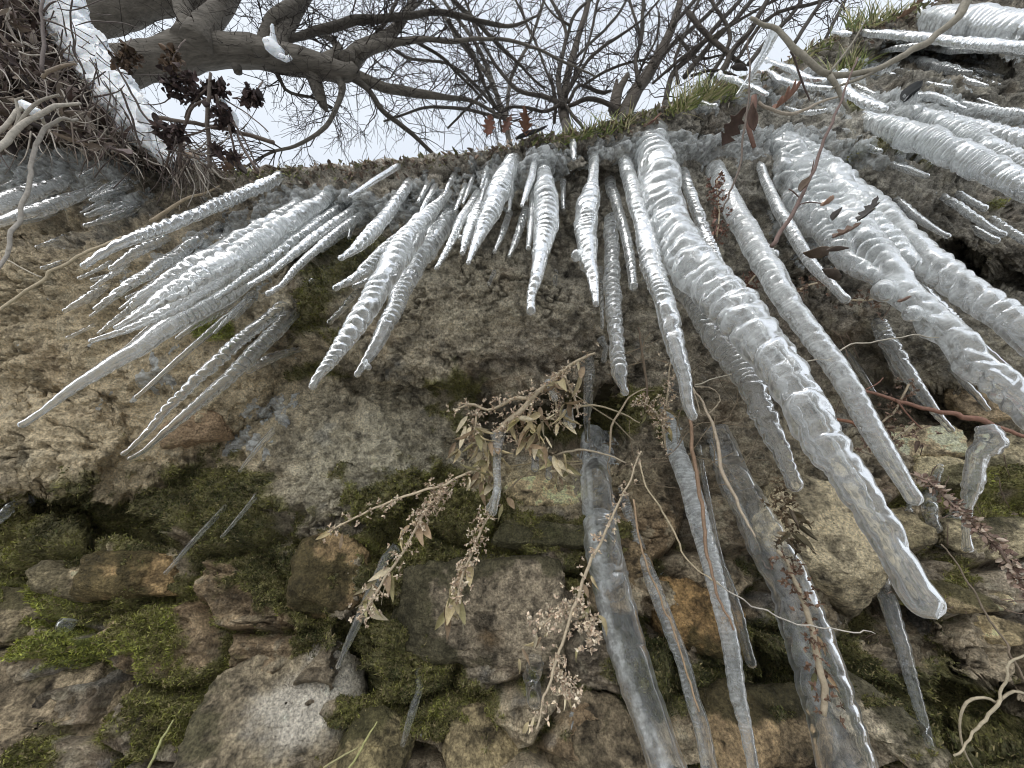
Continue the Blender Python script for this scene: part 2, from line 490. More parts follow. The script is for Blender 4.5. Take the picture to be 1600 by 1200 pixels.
def make_wall():
    xs = np.concatenate([np.linspace(-700, -60, 90), np.linspace(-58, 1658, 1160), np.linspace(1662, 2300, 90)])
    vs_in = 720
    nc = len(xs)
    lip = np.interp(xs, LIP[:, 0], LIP[:, 1])
    # roughen the skyline
    lip = lip + 7 * fbm(np.stack([xs / 38, xs * 0, xs * 0], -1), 4, 5)
    t = np.concatenate([np.linspace(0, 1, vs_in), 1 + np.linspace(.04, 1, 46)])
    rows = []
    for k in t:
        rows.append(lip + (1230 - lip) * k if k <= 1 else 1230 + (k - 1) * 1150 + 0 * xs)
    py = np.array(rows); px = np.broadcast_to(xs, py.shape).copy()
    D = base_depth(px, py)
    P = ray(px, py) * D[..., None]
    du = np.gradient(P, axis=1); dv = np.gradient(P, axis=0)
    Nn = np.cross(du, dv)
    Nn /= np.linalg.norm(Nn, axis=-1, keepdims=True) + 1e-9
    # towards the viewer
    s = np.sign(np.sum(Nn * P, -1, keepdims=True)); Nn = -Nn * s
    k = 6
    Ns = Nn.copy()
    for _ in range(2):
        for ax in (0, 1):
            Ns = (Ns + np.roll(Ns, k, ax) + np.roll(Ns, -k, ax)) / 3
    Ns /= np.linalg.norm(Ns, axis=-1, keepdims=True)
    w1 = px + 26 * fbm(P * 12, 3, 211); w2 = py + 20 * fbm(P * 12, 3, 223)
    f1, f2, idv = worley(w1, w2, 150, 5)
    g1, g2, idg = worley(w1 + 300, w2, 62, 9)
    stone = sstep(.0, .28, f2 - f1); st2 = sstep(.0, .3, g2 - g1)
    cobble = np.clip(sstep(740, 860, py + 60 * fbm(P * 6, 3, 229) + 90 * sstep(1150, 1450, px)), 0, 1)
    rub = sstep(300, 262, py) * sstep(330, 400, px) * sstep(1100, 900, px)
    crack = np.exp(-(fbm(P * np.array([6, 6, 11.]), 5, 291, .55) / .022) ** 2) + .7 * np.exp(-(fbm(P * np.array([13, 13, 17.]), 4, 295, .55) / .03) ** 2)
    crack = crack * sstep(-.2, .25, fbm(P * 5, 2, 299))
    h = .036 * fbm(P * 7, 4, 233) + .013 * fbm(P * 24, 4, 241, .62) - .011 * crack + .0075 * fbm(P * 70, 4, 251, .66) + .008 * fbm(P * np.array([12, 12, 45.]), 3, 257, .5, True) + .004 * fbm(P * np.array([10, 10, 26.]), 4, 258, .6, True)
    h += cobble * (.050 * (stone - 1) + .006 * (st2 - 1) + .018 * (idv - .5))
    h += rub * (.016 * st2 - .008)
    pit = sstep(.25, .5, fbm(P * 55, 3, 263)) * sstep(900, 700, py)
    h -= .006 * pit
    stone_gap = np.clip((1 - stone) * cobble, 0, 1)  # gaps between the stones, where more moss grows
    col, mo, tm = paint(px, py, P, idv, cobble, stone_gap)
    col = col * (1 - .45 * np.clip(crack, 0, 1)[..., None])
    h += mo * (.008 + .016 * np.abs(fbm(P * 42, 3, 271)) + .006 * fbm(P * 110, 2, 275))
    edge = sstep(0, 30, py - lip[None, :])
    h = h * (.35 + .65 * edge)
    P = P + Ns * h[..., None]
    # below the frame: down to the ground
    last = P[-1]
    ext = []; colx = []
    for j in range(1, 14):
        q = last.copy(); q[:, 2] = last[:, 2] + (-1.62 - last[:, 2]) * j / 13
        q[:, 1] += .02 * np.sin(q[:, 0] * 9 + j) - .01 * j
        ext.append(q); colx.append(col[-1])
    # top: rounded lip running back into the bank, away from the viewer
    top = P[0]; bk = []; cb = []
    back = np.array([.012, .03, .06, .11, .2, .4, .8, 1.8])
    for b in back:
        q = top.copy()
        q[:, 1] += b
        q[:, 2] += -.02 * min(1, b / .1) - .14 * max(0, b - .06) * np.clip(top[:, 2] - .9, 0, 1) + .012 * fbm(np.stack([q[:, 0] * 12, q[:, 1] * 12, q[:, 1] * 0], -1), 3, 281)
        bk.append(q); cb.append(np.broadcast_to(np.array((.22, .19, .15)), q.shape) * (.6 + .8 * rng.random((nc, 1))))
    V = np.concatenate([np.array(bk[::-1]), P, np.array(ext)])
    CL = np.concatenate([np.array(cb[::-1]), col, np.array(colx)])
    return V, CL, px, py, P, Ns, mo, tm, len(back)

WV, WC, Wpx, Wpy, WP, WN, WMO, WTM, NB = make_wall()
wall_root = empty('rock_wall', (0, .75, -1.6))
tag(wall_root, 'rough mossy rock wall rising overhead, hung with icicles', 'rock wall')
nr_w, nc_w = WV.shape[:2]
mesh_obj('rock_face', WV.reshape(-1, 3), grid_faces(nr_w, nc_w), ROCK, wall_root, True, None, WC.reshape(-1, 3))

# coarse copy for finding where a line of sight meets the rock
_st = 5
_cv = WV[::_st, ::_st]
_bvh = BVHTree.FromPolygons([Vector(v) for v in _cv.reshape(-1, 3).tolist()], grid_faces(_cv.shape[0], _cv.shape[1]).tolist())
def hit(px, py, default=.85):
    d = Vector(ray(px, py).tolist())
    loc, nrm, idx, dist = _bvh.ray_cast(Vector((0, 0, 0)), d.normalized())
    if loc is None:
        return np.array(d) * default, np.array(-d.normalized())
    n = np.array(nrm)
    if n @ np.array(d) > 0: n = -n
    return np.array(loc), n

# --- single stones one can pick out of the rubble
STONES = [  # cx, cy, half w, half h, rot, colour, label
    (70, 1135, 190, 100, -4, (.25, .215, .165), 'broad flat grey stone in the bottom left corner'),
    (445, 1110, 132, 108, -14, (.185, .165, .13), 'grey brown stone bearing the white quartz patch'),
    (200, 897, 72, 38, -8, (.27, .20, .115), 'orange brown wedge stone below the left hollow'),
    (520, 885, 66, 58, 10, (.21, .16, .10), 'boxy brown stone beside the mossy crevice'),
    (745, 955, 150, 92, 4, (.20, .18, .15), 'large dark rounded boulder with a faint rusty spot'),
    (935, 1150, 85, 62, 5, (.15, .13, .10), 'dark brown rounded stone at the bottom edge'),
    (770, 1150, 78, 55, -5, (.19, .165, .11), None),
    (40, 965, 70, 38, 6, (.20, .175, .13), None),
    (1290, 825, 95, 85, 35, (.30, .275, .215), 'pale pitted stone right of the thick clear icicle'),
    (1385, 1130, 110, 38, 48, (.30, .28, .24), 'grey slanting slab stone at the bottom right'),
    (850, 768, 78, 26, 0, (.38, .33, .23), 'pale yellow ledge stone under the dry plant'),
    (1430, 690, 60, 26, 8, (.42, .37, .28), None),
    (1545, 620, 55, 40, 10, (.24, .20, .15), None),
    (1540, 940, 32, 12, 5, (.46, .41, .30), None),
    (1548, 985, 48, 20, 8, (.36, .31, .21), None),
    (1470, 930, 60, 20, 20, (.22, .19, .13), None),
    (1150, 1130, 60, 60, -10, (.23, .18, .12), None),
    (1090, 960, 70, 55, 12, (.20, .14, .075), None),
    (1390, 830, 50, 34, -10, (.2, .18, .13), None),
    (1545, 840, 60, 36, 8, (.26, .24, .18), None),
    (300, 668, 42, 26, -25, (.17, .13, .095), 'small reddish brown stone under the double icicle'),
    (1575, 700, 50, 30, 0, (.27, .25, .19), None),
    (960, 880, 60, 40, 0, (.17, .135, .09), None),
    (1230, 1130, 70, 50, 0, (.17, .14, .10), None),
    (1490, 740, 60, 26, 12, (.29, .27, .2), None),
    (860, 835, 90, 22, 4, (.14, .13, .10), None),
    (590, 1160, 60, 45, 10, (.18, .16, .10), None),
    (95, 905, 50, 22, 10, (.36, .31, .24), None),
]
def superstone(cx, cy, hw, hh, rot, rgb, seed):
    P0, N0 = hit(cx, cy)
    n = N0 * .45 + np.array([0, -1, .0]) * .4 - P0 / np.linalg.norm(P0) * .5
    n /= np.linalg.norm(n)
    r = np.cross([0, 0, 1.], n); r = -r / np.linalg.norm(r)
    r = np.array([abs(r[0]) * np.sign(r[0] or 1), r[1], r[2]])
    if r[0] < 0: r = -r
    up = np.cross(n, r)
    if up[2] < 0: up = -up
    z = P0[1] * CP + P0[2] * SP
    sw, sh = hw * z / F, hh * z / F
    res = int(np.clip(max(hw, hh) * 1.5, 50, 210))
    nu, nv = res * 2, res
    th = np.linspace(0, 2 * math.pi, nu, endpoint=False); ph = np.linspace(.02, math.pi - .02, nv)
    S = np.stack([np.sin(ph)[:, None] * np.cos(th), np.sin(ph)[:, None] * np.sin(th), np.cos(ph)[:, None] * np.ones(nu)], -1)
    # angular blocks: cut a ball by random planes
    rg = np.random.default_rng(seed)
    rad = np.full(S.shape[:2], 1.35)
    dirs = rg.normal(size=(11, 3)); dirs /= np.linalg.norm(dirs, axis=1, keepdims=True)
    dirs = np.vstack([dirs, [(0, 0, 1), (1, .1, 0), (-1, .1, .1), (0, 1, .1), (0, -1, .15)]])
    offs = np.concatenate([rg.uniform(.80, 1.08, 11), [.62, .95, .95, .95, .95]])
    inv = np.zeros(S.shape[:2])
    for d, o in zip(dirs, offs):
        inv += np.clip((S @ d) / o, 0, None) ** 9
    rad = inv ** (-1 / 9.)
    L = S * rad[..., None]
    a = math.radians(-rot)
    lx = L[..., 0] * sw * math.cos(a) - L[..., 1] * sh * math.sin(a)
    ly = L[..., 0] * sw * math.sin(a) + L[..., 1] * sh * math.cos(a)
    dep = min(sw, sh) * .62 + .006
    W = P0 + lx[..., None] * r + ly[..., None] * up + (L[..., 2] * dep - dep * .22)[..., None] * n
    Q = W + seed * 1.37
    nrm = (W - P0) / (np.linalg.norm(W - P0, axis=-1, keepdims=True) + 1e-9)
    sc = min(sw, sh)
    hgt = .12 * sc * fbm(Q * (1.2 / sc), 4, seed, .55) + .0075 * fbm(Q * 38, 5, seed + 9, .6) + .004 * fbm(Q * np.array([20, 20, 85.]), 3, seed + 4, .5, True)
    W = W + nrm * hgt[..., None]
    ppx, ppy, _ = project(W)
    idz = np.zeros(ppx.shape)
    col, mo, tm = paint(ppx, ppy, Q, idz, idz, idz)
    lum = np.clip(col / np.array((.24, .20, .15)), .2, 1.9).mean(-1, keepdims=True)
    mine = np.array(rgb) * np.array((1.06, .98, .84)) * lum ** 1.25
    rim = sstep(.25, .55, np.clip(fbm(Q * 22, 4, seed + 2) + .7 * (1 - np.abs(L[..., 2] / .62)), 0, 1)) * .5
    mo2 = np.clip(mo * .55 + .35 * rim * sstep(-.1, .3, fbm(Q * 15, 3, seed + 7)), 0, 1)[..., None]
    col = mine * (1 - mo2) + np.array((.085, .09, .03)) * (lum * .7) * mo2
    return W, col, (nv, nu), ppx, ppy
for i, (cx, cy, hw, hh, rot, rgb, lab) in enumerate(STONES):
    W, col, (nv, nu), ppx, ppy = superstone(cx, cy, hw, hh, rot, rgb, 300 + i * 11)
    if cx == 445:
        W = W - W / np.linalg.norm(W, axis=-1, keepdims=True) * .014
    ppx, ppy, _ = project(W)
    if cx == 445:      # white quartz face, two lobes
        fx = 34 * fbm(W * 34, 4, 9); fy = 34 * fbm(W * 34, 4, 19)
        q = np.exp(-(((ppx - 485 + .55 * (ppy - 1100) + fx) / 76) ** 2 + ((ppy - 1105 + fy) / 66) ** 2) ** 2) + .9 * np.exp(-(((ppx - 512 + fx) / 38) ** 2 + ((ppy - 1022 + fy) / 22) ** 2) ** 2)
        q = np.clip(q, 0, 1)
        col = col * (1 - q[..., None]) + np.array((.70, .64, .54)) * (1 + .14 * fbm(W * 60, 4, 3))[..., None] * q[..., None]
    if cx == 745:
        q = np.exp(-(((ppx - 768 + 14 * fbm(W * 60, 3, 4)) / 17) ** 2 + ((ppy - 997 + 12 * fbm(W * 60, 3, 6)) / 12) ** 2)) * .7
        col = col * (1 - q[..., None]) + np.array((.20, .135, .07)) * q[..., None]
    o = mesh_obj('stone', W.reshape(-1, 3), grid_faces(nv, nu, True), ROCK, wall_root, True, None, np.clip(col * 1.12, .01, .8).reshape(-1, 3))
    if lab: o['label'] = lab

# ------------------------------------------------------------------ ground, bank, snow
def sheet(name, x0, x1, y0, y1, n, zf, colf, mat, kind='structure'):
    xs = np.linspace(-1, 1, n); ys = np.linspace(0, 1, n)
    X = np.broadcast_to((x0 + x1) / 2 + (x1 - x0) / 2 * np.sign(xs) * np.abs(xs) ** 2.2, (n, n)).copy()
    Y = np.broadcast_to((y0 + (y1 - y0) * ys ** 2.0)[:, None], (n, n)).copy()
    Z = zf(X, Y); V = np.stack([X, Y, Z], -1)
    return tag(mesh_obj(name, V.reshape(-1, 3), grid_faces(n, n), mat, None, True, None, colf(V).reshape(-1, 3)), kind=kind)
def gcol(V):
    n = fbm(V * .6, 4, 9)[..., None]; s = sstep(-.35, .05, n)
    return np.array((.16, .14, .09)) * (1 - s) + np.array((.80, .80, .80)) * s  # snow cover widened on this unseen ground to bounce light up the wall
sheet('ground', -120, 120, 3.0, -120, 160, lambda X, Y: -1.62 + .06 * fbm(np.stack([X, Y, X * 0], -1) * .5, 4, 3) + .012 * fbm(np.stack([X, Y, X * 0], -1) * 6, 3, 4), gcol, SOIL)
def bank_z(X, Y):
    return .62 + .05 * np.clip(Y, 0, 30) + .05 * fbm(np.stack([X, Y, X * 0], -1) * 1.1, 3, 8) + .25 * np.clip(np.abs(X) - .9, 0, 1.6) * np.exp(-Y / 4)
def bcol(V):
    n = fbm(V * 1.2, 4, 19)[..., None]; s = sstep(-.1, .2, n)
    return np.array((.09, .08, .05)) * (1 - s) + np.array((.66, .68, .70)) * s
sheet('bank', -60, 60, .62, 80, 150, bank_z, bcol, SOIL)

# ------------------------------------------------------------------ icicles
def drop_line(pts, off=0.0, depth=None, hang=True):
    """points (px,py,w): start on the rock and hang plumb below that point; w in photo pixels -> metres"""
    pts = np.array(pts, float)
    pts[:, 2] *= 1 - .12 * sstep(30, 60, pts[:, 2])
    if depth is None:
        B, N0 = hit(pts[0, 0], pts[0, 1])
        B = B * (1 - off)
    else:
        B = ray(pts[0, 0], pts[0, 1]) * depth
    n = max(8, 3 * len(pts))
    R = resample(pts, n)
    d = ray(R[:, 0], R[:, 1])
    t = (d[:, 0] * B[0] + d[:, 1] * B[1]) / (d[:, 0] ** 2 + d[:, 1] ** 2)
    t0 = t[0]
    B0 = float(B @ np.array([0, CP, SP]))
    t = t * (B0 / t0)
    # never let it run into the rock behind
    if depth is None:
        for i in range(n):
            H, _ = hit(R[i, 0], R[i, 1])
            zh = H[1] * CP + H[2] * SP
            t[i] = min(t[i], zh - .35 * R[i, 2] / F * zh) if i > 1 else t[i]
    P = d * t[:, None]
    rad = R[:, 2] / 2 / F * t
    return P, rad

def icicle_mesh(P, rad, lam=.0105, amp=.10, seed=0, milk=.3, lump=.12, flare=.5, tipround=True, twist=0., flat=1.0, streak=0., bulb=0.):
    L = np.linalg.norm(np.diff(P, axis=0), axis=1).sum()
    ds = max(lam / 9, L / 900)
    n = int(np.clip(L / ds, 24, 900))
    Q = resample(np.column_stack([P, rad]), n)
    P, r = Q[:, :3], Q[:, 3]
    s = np.linspace(0, L, n)
    rmax = r.max()
    sides = int(np.clip(rmax / .0009, 16, 72))
    th = np.linspace(0, 2 * math.pi, sides, endpoint=False)
    # wandering centre line
    wob = .16 * np.column_stack([fbm(np.column_stack([s / (lam * 2.2), s * 0 + seed, s * 0]), 2, seed + 1), fbm(np.column_stack([s / (lam * 2.2), s * 0 + seed, s * 0 + 7]), 2, seed + 2)])
    T, N, B = frames(P)
    P = P + (wob[:, :1] * N + wob[:, 1:] * B) * r[:, None]
    S, TH = np.meshgrid(s, th, indexing='ij')
    cx, sx = np.cos(TH), np.sin(TH)
    warp = .7 * fbm(np.stack([S / (lam * 2.2), cx * .8, sx * .8 + seed], -1), 3, seed + 3)
    ph = S / lam + 2.2 * fbm(np.stack([S / (lam * 5.5), S * 0 + seed, S * 0], -1), 2, seed + 12) + warp + .35 * np.cos(TH + seed)
    rip = np.abs(np.sin(math.pi * ph)) ** .75 * 2 - 1.15
    am = amp * np.clip(1.05 + 2.5 * fbm(np.stack([S / (lam * 3.5), cx * .7 + seed, sx * .7], -1), 2, seed + 4), .05, 1.8)
    lum = lump * fbm(np.stack([S / (lam * 1.6), cx * 1.3, sx * 1.3 + seed * 3], -1), 3, seed + 5)
    lum += lump * .9 * fbm(np.stack([S / (lam * 6), cx * 1.0 + 5, sx * 1.0 + seed * 3], -1), 2, seed + 6)
    calm = sstep(0, 5, (L - S) / (r[-1] + 1e-6))
    K = 1 + (am * rip + lum) * (.15 + .85 * calm)
    if bulb:
        pb = S / .034 + .9 * fbm(np.stack([S / .07, cx * .5, sx * .5 + seed], -1), 2, seed + 31) + .18 * np.cos(TH)
        K = K + bulb * (np.abs(np.sin(math.pi * pb)) ** .7 * 2 - 1.25) * calm
    rr = r.copy()
    if tipround:
        rt = r[-1] * 1.1; u = np.clip((L - s) / rt, 0, 1)
        rr = rr * np.sqrt(np.clip(1 - (1 - u) ** 2, .0004, 1)) 
        bead = np.exp(-((L - s - rt * 1.2) / (rt * 1.2)) ** 2)
        rr = rr * (1 + .18 * bead)
    if flare:
        rr = rr * (1 + flare * np.exp(-s / (rmax * 1.2)))
    Rm = rr[:, None] * K
    fl = np.where(np.abs(cx) > 0, 1, 1) if flat == 1 else np.sqrt(cx ** 2 + (sx * flat) ** 2)
    V = P[:, None] + (Rm * fl)[..., None] * (cx[..., None] * N[:, None] + sx[..., None] * B[:, None])
    milk = milk * .84
    mk = milk * (1 + .6 * fbm(np.stack([S / (lam * 3), cx, sx + seed], -1), 3, seed + 8)) * (1 + .25 * rip)
    mk = np.clip(mk * (.35 + .95 * (1 - (s / L) ** 1.6)[:, None]), 0, .95)
    if streak:
        dth = np.angle(np.exp(1j * (TH - 2.0 - .5 * fbm(np.stack([S / (lam * 2), S * 0, S * 0 + seed], -1), 2, seed))))
        mk = np.clip(mk + streak * np.exp(-(dth / .42) ** 2) * (.6 + .9 * fbm(np.stack([S / lam, cx * 4, sx * 4], -1), 3, seed + 2)), 0, .97)
    V = V.reshape(-1, 3); Fq = grid_faces(n, sides, True)
    V = np.vstack([V, P[-1] + T[-1] * r[-1] * .02, P[0]])
    m = n * sides
    a = np.arange(sides); b = (a + 1) % sides
    tip = np.stack([(n - 1) * sides + b, (n - 1) * sides + a, np.full(sides, m)], -1)
    top = np.stack([a, b, np.full(sides, m + 1)], -1)
    return V, [Fq, np.vstack([tip, top])], np.column_stack([np.concatenate([mk.ravel(), [milk, milk]]), np.concatenate([(S + .001).ravel(), [L, .001]])])

ICN = [0]
def icicle(label, pts, milk=.3, amp=.09, lam=.0165, lump=.10, group=None, name='icicle', nubs=(), off=.0, depth=None, flat=1.0, flare=.5, cat='icicle', fine=None, streak=0., bulb=0.):
    ICN[0] += 1; sd = ICN[0] * 13 % 997
    P, rad = drop_line(pts, off, depth)
    if fine is None: fine = float(np.clip(.010 / rad.max(), .35, .9))
    if depth is None:
        H0, N0 = hit(pts[0][0], pts[0][1])
        root_p = P[0] - N0 * .016 + np.array([0, 0, .012]) + (P[0] - P[1]) * .3
        P = np.vstack([root_p, P]); rad = np.concatenate([[rad[0] * 1.15], rad])
    V, Fs, mk = icicle_mesh(P, rad, lam, amp, sd, milk, lump, flare, flat=flat, streak=streak, bulb=bulb)
    for (qx, qy, ex, ey, w) in nubs:         # side knobs frozen onto it
        px, py, zc = project(P)
        i = int(np.argmin((px - qx) ** 2 + (py - qy) ** 2))
        A = P[i]; E = ray(ex, ey) * (zc[i] * .985)
        PP = np.linspace(A, E, 6); rr = np.full(6, w / 2 / F * zc[i]) * np.array([1.25, 1.05, .95, 1, 1.1, 1.05])
        v, f, m_ = icicle_mesh(PP, rr, .008, .05, sd + 5, milk, .1, 0)
        Fs = [np.vstack([Fs[0], f[0] + len(V)]), np.vstack([Fs[1], f[1] + len(V)])]
        V = np.vstack([V, v]); mk = np.vstack([mk, m_])
    o = mesh_obj(name, V - P[0], Fs, ICE, None, True, {'milk': mk[:, 0], 'run': mk[:, 1], 'fine': fine})
    o.location = Vector(P[0].tolist())
    tag(o, label, cat, group)
    return P, rad

GL = 'icicles fringing the left end of the wall'; GM = 'icicles hanging from the middle of the lip'
GR = 'icicles hanging at the right end'; GB = 'icicles growing low on the wall'
I = icicle
# left
I('thick whitish icicle running out of the left edge, uppermost there', [(112, 278, 12), (60, 300, 20), (0, 318, 26), (-120, 362, 22)], .32, group=GL)
I('clear beaded icicle just below the thick one at the left edge', [(158, 290, 8), (90, 318, 17), (0, 346, 14), (-90, 378, 12)], .22, group=GL)
I('thin icicle ending under the clear beaded one at the left edge', [(88, 331, 6), (60, 342, 6), (30, 349, 5)], .2, group=GL)
I('short smooth icicle right of the beaded one, top left', [(205, 292, 7), (170, 302, 8), (145, 309, 5)], .3, group=GL)
I('lumpy glassy icicle below the short smooth one, top left', [(215, 317, 8), (175, 325, 11), (132, 337, 6)], .2, lump=.3, group=GL)
I('knotted lacy icicle lowest in the small cluster at top left', [(214, 326, 9), (170, 343, 11), (130, 353, 5)], .15, lump=.4, group=GL)
I('faint short icicle on the shaded rock at far left', [(102, 368, 4), (55, 387, 4)], .2, group=GL)
I('small pale icicle above the long grass stalk at far left', [(110, 405, 5), (63, 420, 5)], .3, group=GL)
I('long evenly ribbed icicle reaching down left from the dead leaves', [(440, 277, 15), (380, 302, 16), (300, 338, 17), (215, 370, 16), (160, 396, 11), (128, 418, 8)], .26, .16, group=GL)
I('glassy icicle fused beneath the long evenly ribbed one', [(262, 372, 10), (215, 392, 14), (172, 422, 8)], .2, group=GL)
I('slender icicle with a round tip below the long ribbed one', [(172, 410, 6), (145, 425, 5), (121, 436, 5)], .3, group=GL)
I('stubby twin of the slender round tipped icicle', [(196, 424, 6), (165, 431, 5), (141, 438, 5)], .3, group=GL)
I('broad frosted icicle band second below the long ribbed one', [(340, 352, 10), (270, 402, 18), (200, 447, 14), (146, 484, 5)], .28, .12, lump=.2, group=GL)
I('short forked clear icicle with a bulb at its middle, far left', [(172, 446, 4), (140, 463, 11), (98, 487, 5)], .18, lump=.25, group=GL)
I('small icicle between the frosted band and the big white sheet', [(236, 448, 7), (196, 467, 6)], .3, group=GL)
I('faint stub icicle under the forked clear icicle', [(146, 508, 5), (103, 529, 5)], .2, group=GL)
I('uppermost strand of the white fused ice sheet on the left', [(470, 318, 16), (400, 362, 24), (330, 402, 27), (270, 432, 20), (232, 455, 13), (206, 470, 6)], .5, .10, lump=.28, group=GL)
I('broad middle strand of the white fused ice sheet on the left', [(515, 306, 18), (440, 354, 27), (355, 408, 32), (285, 448, 26), (225, 486, 13), (178, 514, 6)], .55, .09, lump=.25, group=GL)
I('lowest strand of the white fused ice sheet, ending in a thin point', [(505, 326, 16), (425, 382, 26), (345, 436, 28), (275, 480, 20), (205, 512, 11), (138, 534, 6)], .5, .10, lump=.28, group=GL)
I('short lacy strand bulging from the middle of the white fused sheet', [(400, 385, 18), (340, 425, 24), (290, 462, 18), (250, 486, 10)], .35, .08, lump=.45, group=GL)
I('knobbly glassy icicle on the upper edge of the white sheet', [(350, 385, 16), (290, 425, 22), (230, 462, 16), (205, 480, 8)], .3, .1, lump=.3, group=GL)
I('small icicle prong under the tip of the white sheet', [(262, 470, 8), (215, 498, 7), (184, 514, 5)], .25, group=GL)
I('lower small icicle prong beside the long smooth spear', [(285, 470, 8), (240, 496, 7), (206, 515, 5)], .22, group=GL)
I('long smooth grey icicle spear reaching lowest at far left', [(500, 362, 18), (420, 412, 26), (340, 468, 30), (262, 512, 27), (190, 560, 21), (110, 610, 14), (70, 640, 10), (28, 667, 9)], .42, .05, lump=.05, group=GL)
I('ribbed icicle alongside the white sheet with a bulb tip', [(540, 318, 12), (480, 362, 17), (420, 408, 15), (375, 440, 12), (337, 467, 8)], .36, .14, group=GL)
I('icicle with drooping tip right of the bulb tipped one', [(560, 322, 12), (490, 372, 14), (430, 420, 10), (388, 447, 7)], .32, group=GL)
I('thin long icicle ending in a square knob above the mossy pocket', [(572, 330, 12), (520, 368, 12), (470, 412, 11), (440, 445, 8), (416, 461, 8)], .28, group=GL)
I('short white icicle hanging under the thin long one', [(548, 357, 9), (502, 393, 5)], .36, group=GL)
I('icy claw shaped knob hanging in the dark pocket', [(558, 332, 14), (550, 352, 9), (545, 373, 4)], .35, lump=.25, group=GL)
I('dark clear icicle above the bright moss patch', [(372, 472, 12), (320, 498, 12), (275, 530, 5)], .08, .12, group=GL)
I('thin clear spike just above the bright moss patch', [(318, 490, 6), (270, 521, 4)], .08, group=GL)
I('long thin straight clear icicle crossing the tan rock', [(377, 480, 9), (340, 508, 10), (300, 543, 9), (250, 588, 7), (210, 623, 5)], .12, .03, lump=.05, group=GL)
I('upper of two long clear icicles lying side by side', [(436, 482, 16), (390, 520, 18), (330, 572, 17), (270, 630, 13), (215, 690, 7), (189, 712, 6)], .14, .14, group=GL)
I('lower of two long clear icicles lying side by side', [(462, 484, 20), (400, 548, 22), (340, 605, 19), (280, 655, 14), (230, 700, 7), (199, 718, 5)], .16, .07, group=GL)
I('flat ragged clear icicle under the pair of long ones', [(470, 545, 6), (430, 557, 14), (385, 582, 8)], .12, lump=.3, group=GL)
I('small clear icicle on the lichen covered rock', [(428, 672, 9), (400, 702, 7), (373, 738, 4)], .12, group=GL)
I('thin clear needle over the dark mossy hollow', [(350, 794, 8), (305, 842, 8), (256, 898, 5)], .12, .02, group=GB)
I('shorter thin needle right of the longer one by the mossy hollow', [(402, 772, 7), (375, 806, 6), (345, 841, 4)], .1, group=GB)
I('ice stub at the left edge below the tan rock', [(20, 790, 12), (5, 804, 14), (-20, 822, 12)], .35, lump=.3, group=GB)
# middle
I('small lone icicle high on the brown lip left of centre', [(622, 259, 9), (585, 282, 9), (545, 308, 5)], .3, .04, group=GM)
I('pinkish topped rippled icicle over the dark pocket', [(640, 285, 14), (610, 328, 17), (575, 370, 19), (548, 393, 11), (530, 405, 7)], .34, .13, group=GM)
I('lumpy tapering icicle left of the fat conical one', [(660, 345, 22), (620, 382, 26), (580, 415, 20), (553, 436, 13), (521, 452, 8)], .36, .12, lump=.2, group=GM)
I('little knotted icicle behind the lumpy tapering one', [(600, 410, 12), (575, 436, 12), (552, 450, 7)], .2, lump=.35, group=GM)
I('fat ribbed conical icicle pointing down left, centre left', [(702, 300, 9), (665, 340, 22), (640, 375, 36), (600, 435, 34), (565, 495, 30), (520, 560, 20), (497, 588, 13), (486, 608, 9)], .40, .11, group=GM)
I('second fat ribbed icicle just right of the conical one', [(705, 335, 20), (680, 370, 28), (640, 430, 27), (615, 485, 25), (590, 535, 20), (568, 570, 12), (556, 588, 8)], .40, .12, group=GM, nubs=[(575, 560, 577, 578, 8)])
I('small transparent hollow icicle beside the conical one', [(560, 455, 9), (535, 482, 9), (513, 505, 7)], .06, .1, group=GM)
I('slim icicle left of three under the icy knob', [(748, 300, 12), (720, 345, 13), (700, 388, 10), (681, 420, 6)], .32, .1, group=GM)
I('middle one of three icicles under the icy knob, two pronged', [(758, 304, 12), (742, 340, 20), (730, 372, 16), (722, 398, 6)], .36, .12, lump=.2, group=GM, nubs=[(735, 370, 716, 371, 7)])
I('wide rippled icicle right of three under the icy knob', [(800, 252, 20), (785, 285, 30), (768, 325, 28), (750, 365, 18), (738, 392, 10), (731, 412, 6)], .38, .12, group=GM)
I('short faint icicle behind the wide rippled one', [(796, 332, 10), (785, 365, 9), (772, 395, 5)], .25, group=GM)
I('thin white icicle stub beside the frosty tuft', [(838, 245, 10), (828, 285, 11), (815, 322, 5)], .5, .05, group=GM)
I('narrow translucent icicle second left of the tall centre one', [(822, 325, 12), (808, 368, 11), (795, 402, 5)], .28, group=GM)
I('narrow icicle fused on the left of the tall centre one', [(836, 300, 14), (830, 350, 12), (825, 390, 7)], .28, group=GM)
I('tall centre icicle tapering to a blunt ringed tip', [(850, 262, 16), (853, 300, 32), (855, 350, 33), (845, 400, 24), (836, 440, 17), (830, 462, 13), (830, 490, 13)], .40, .12, group=GM)
I('tiny icicle nub on the brown rock left of centre', [(772, 425, 7), (763, 446, 5)], .2, group=GM)
I('tiny icicle nub on the brown rock at the centre', [(868, 425, 8), (867, 448, 6)], .15, group=GM)
I('gnarled icicle with two round knobs on its left side', [(928, 246, 14), (926, 285, 16), (920, 320, 34), (916, 360, 32), (918, 400, 28), (925, 430, 20), (932, 478, 8)], .44, .10, lump=.2, group=GM, nubs=[(912, 365, 898, 360, 14), (915, 400, 893, 401, 15)])
I('very thin clear icicle hugging the gnarled one', [(938, 420, 8), (940, 470, 7), (941, 514, 4)], .15, group=GM)
I('straight grey ribbed icicle with a narrow end bead', [(955, 345, 20), (955, 400, 20), (957, 460, 24), (962, 530, 22), (968, 585, 24), (971, 598, 14), (979, 617, 10)], .36, .11, group=GM)
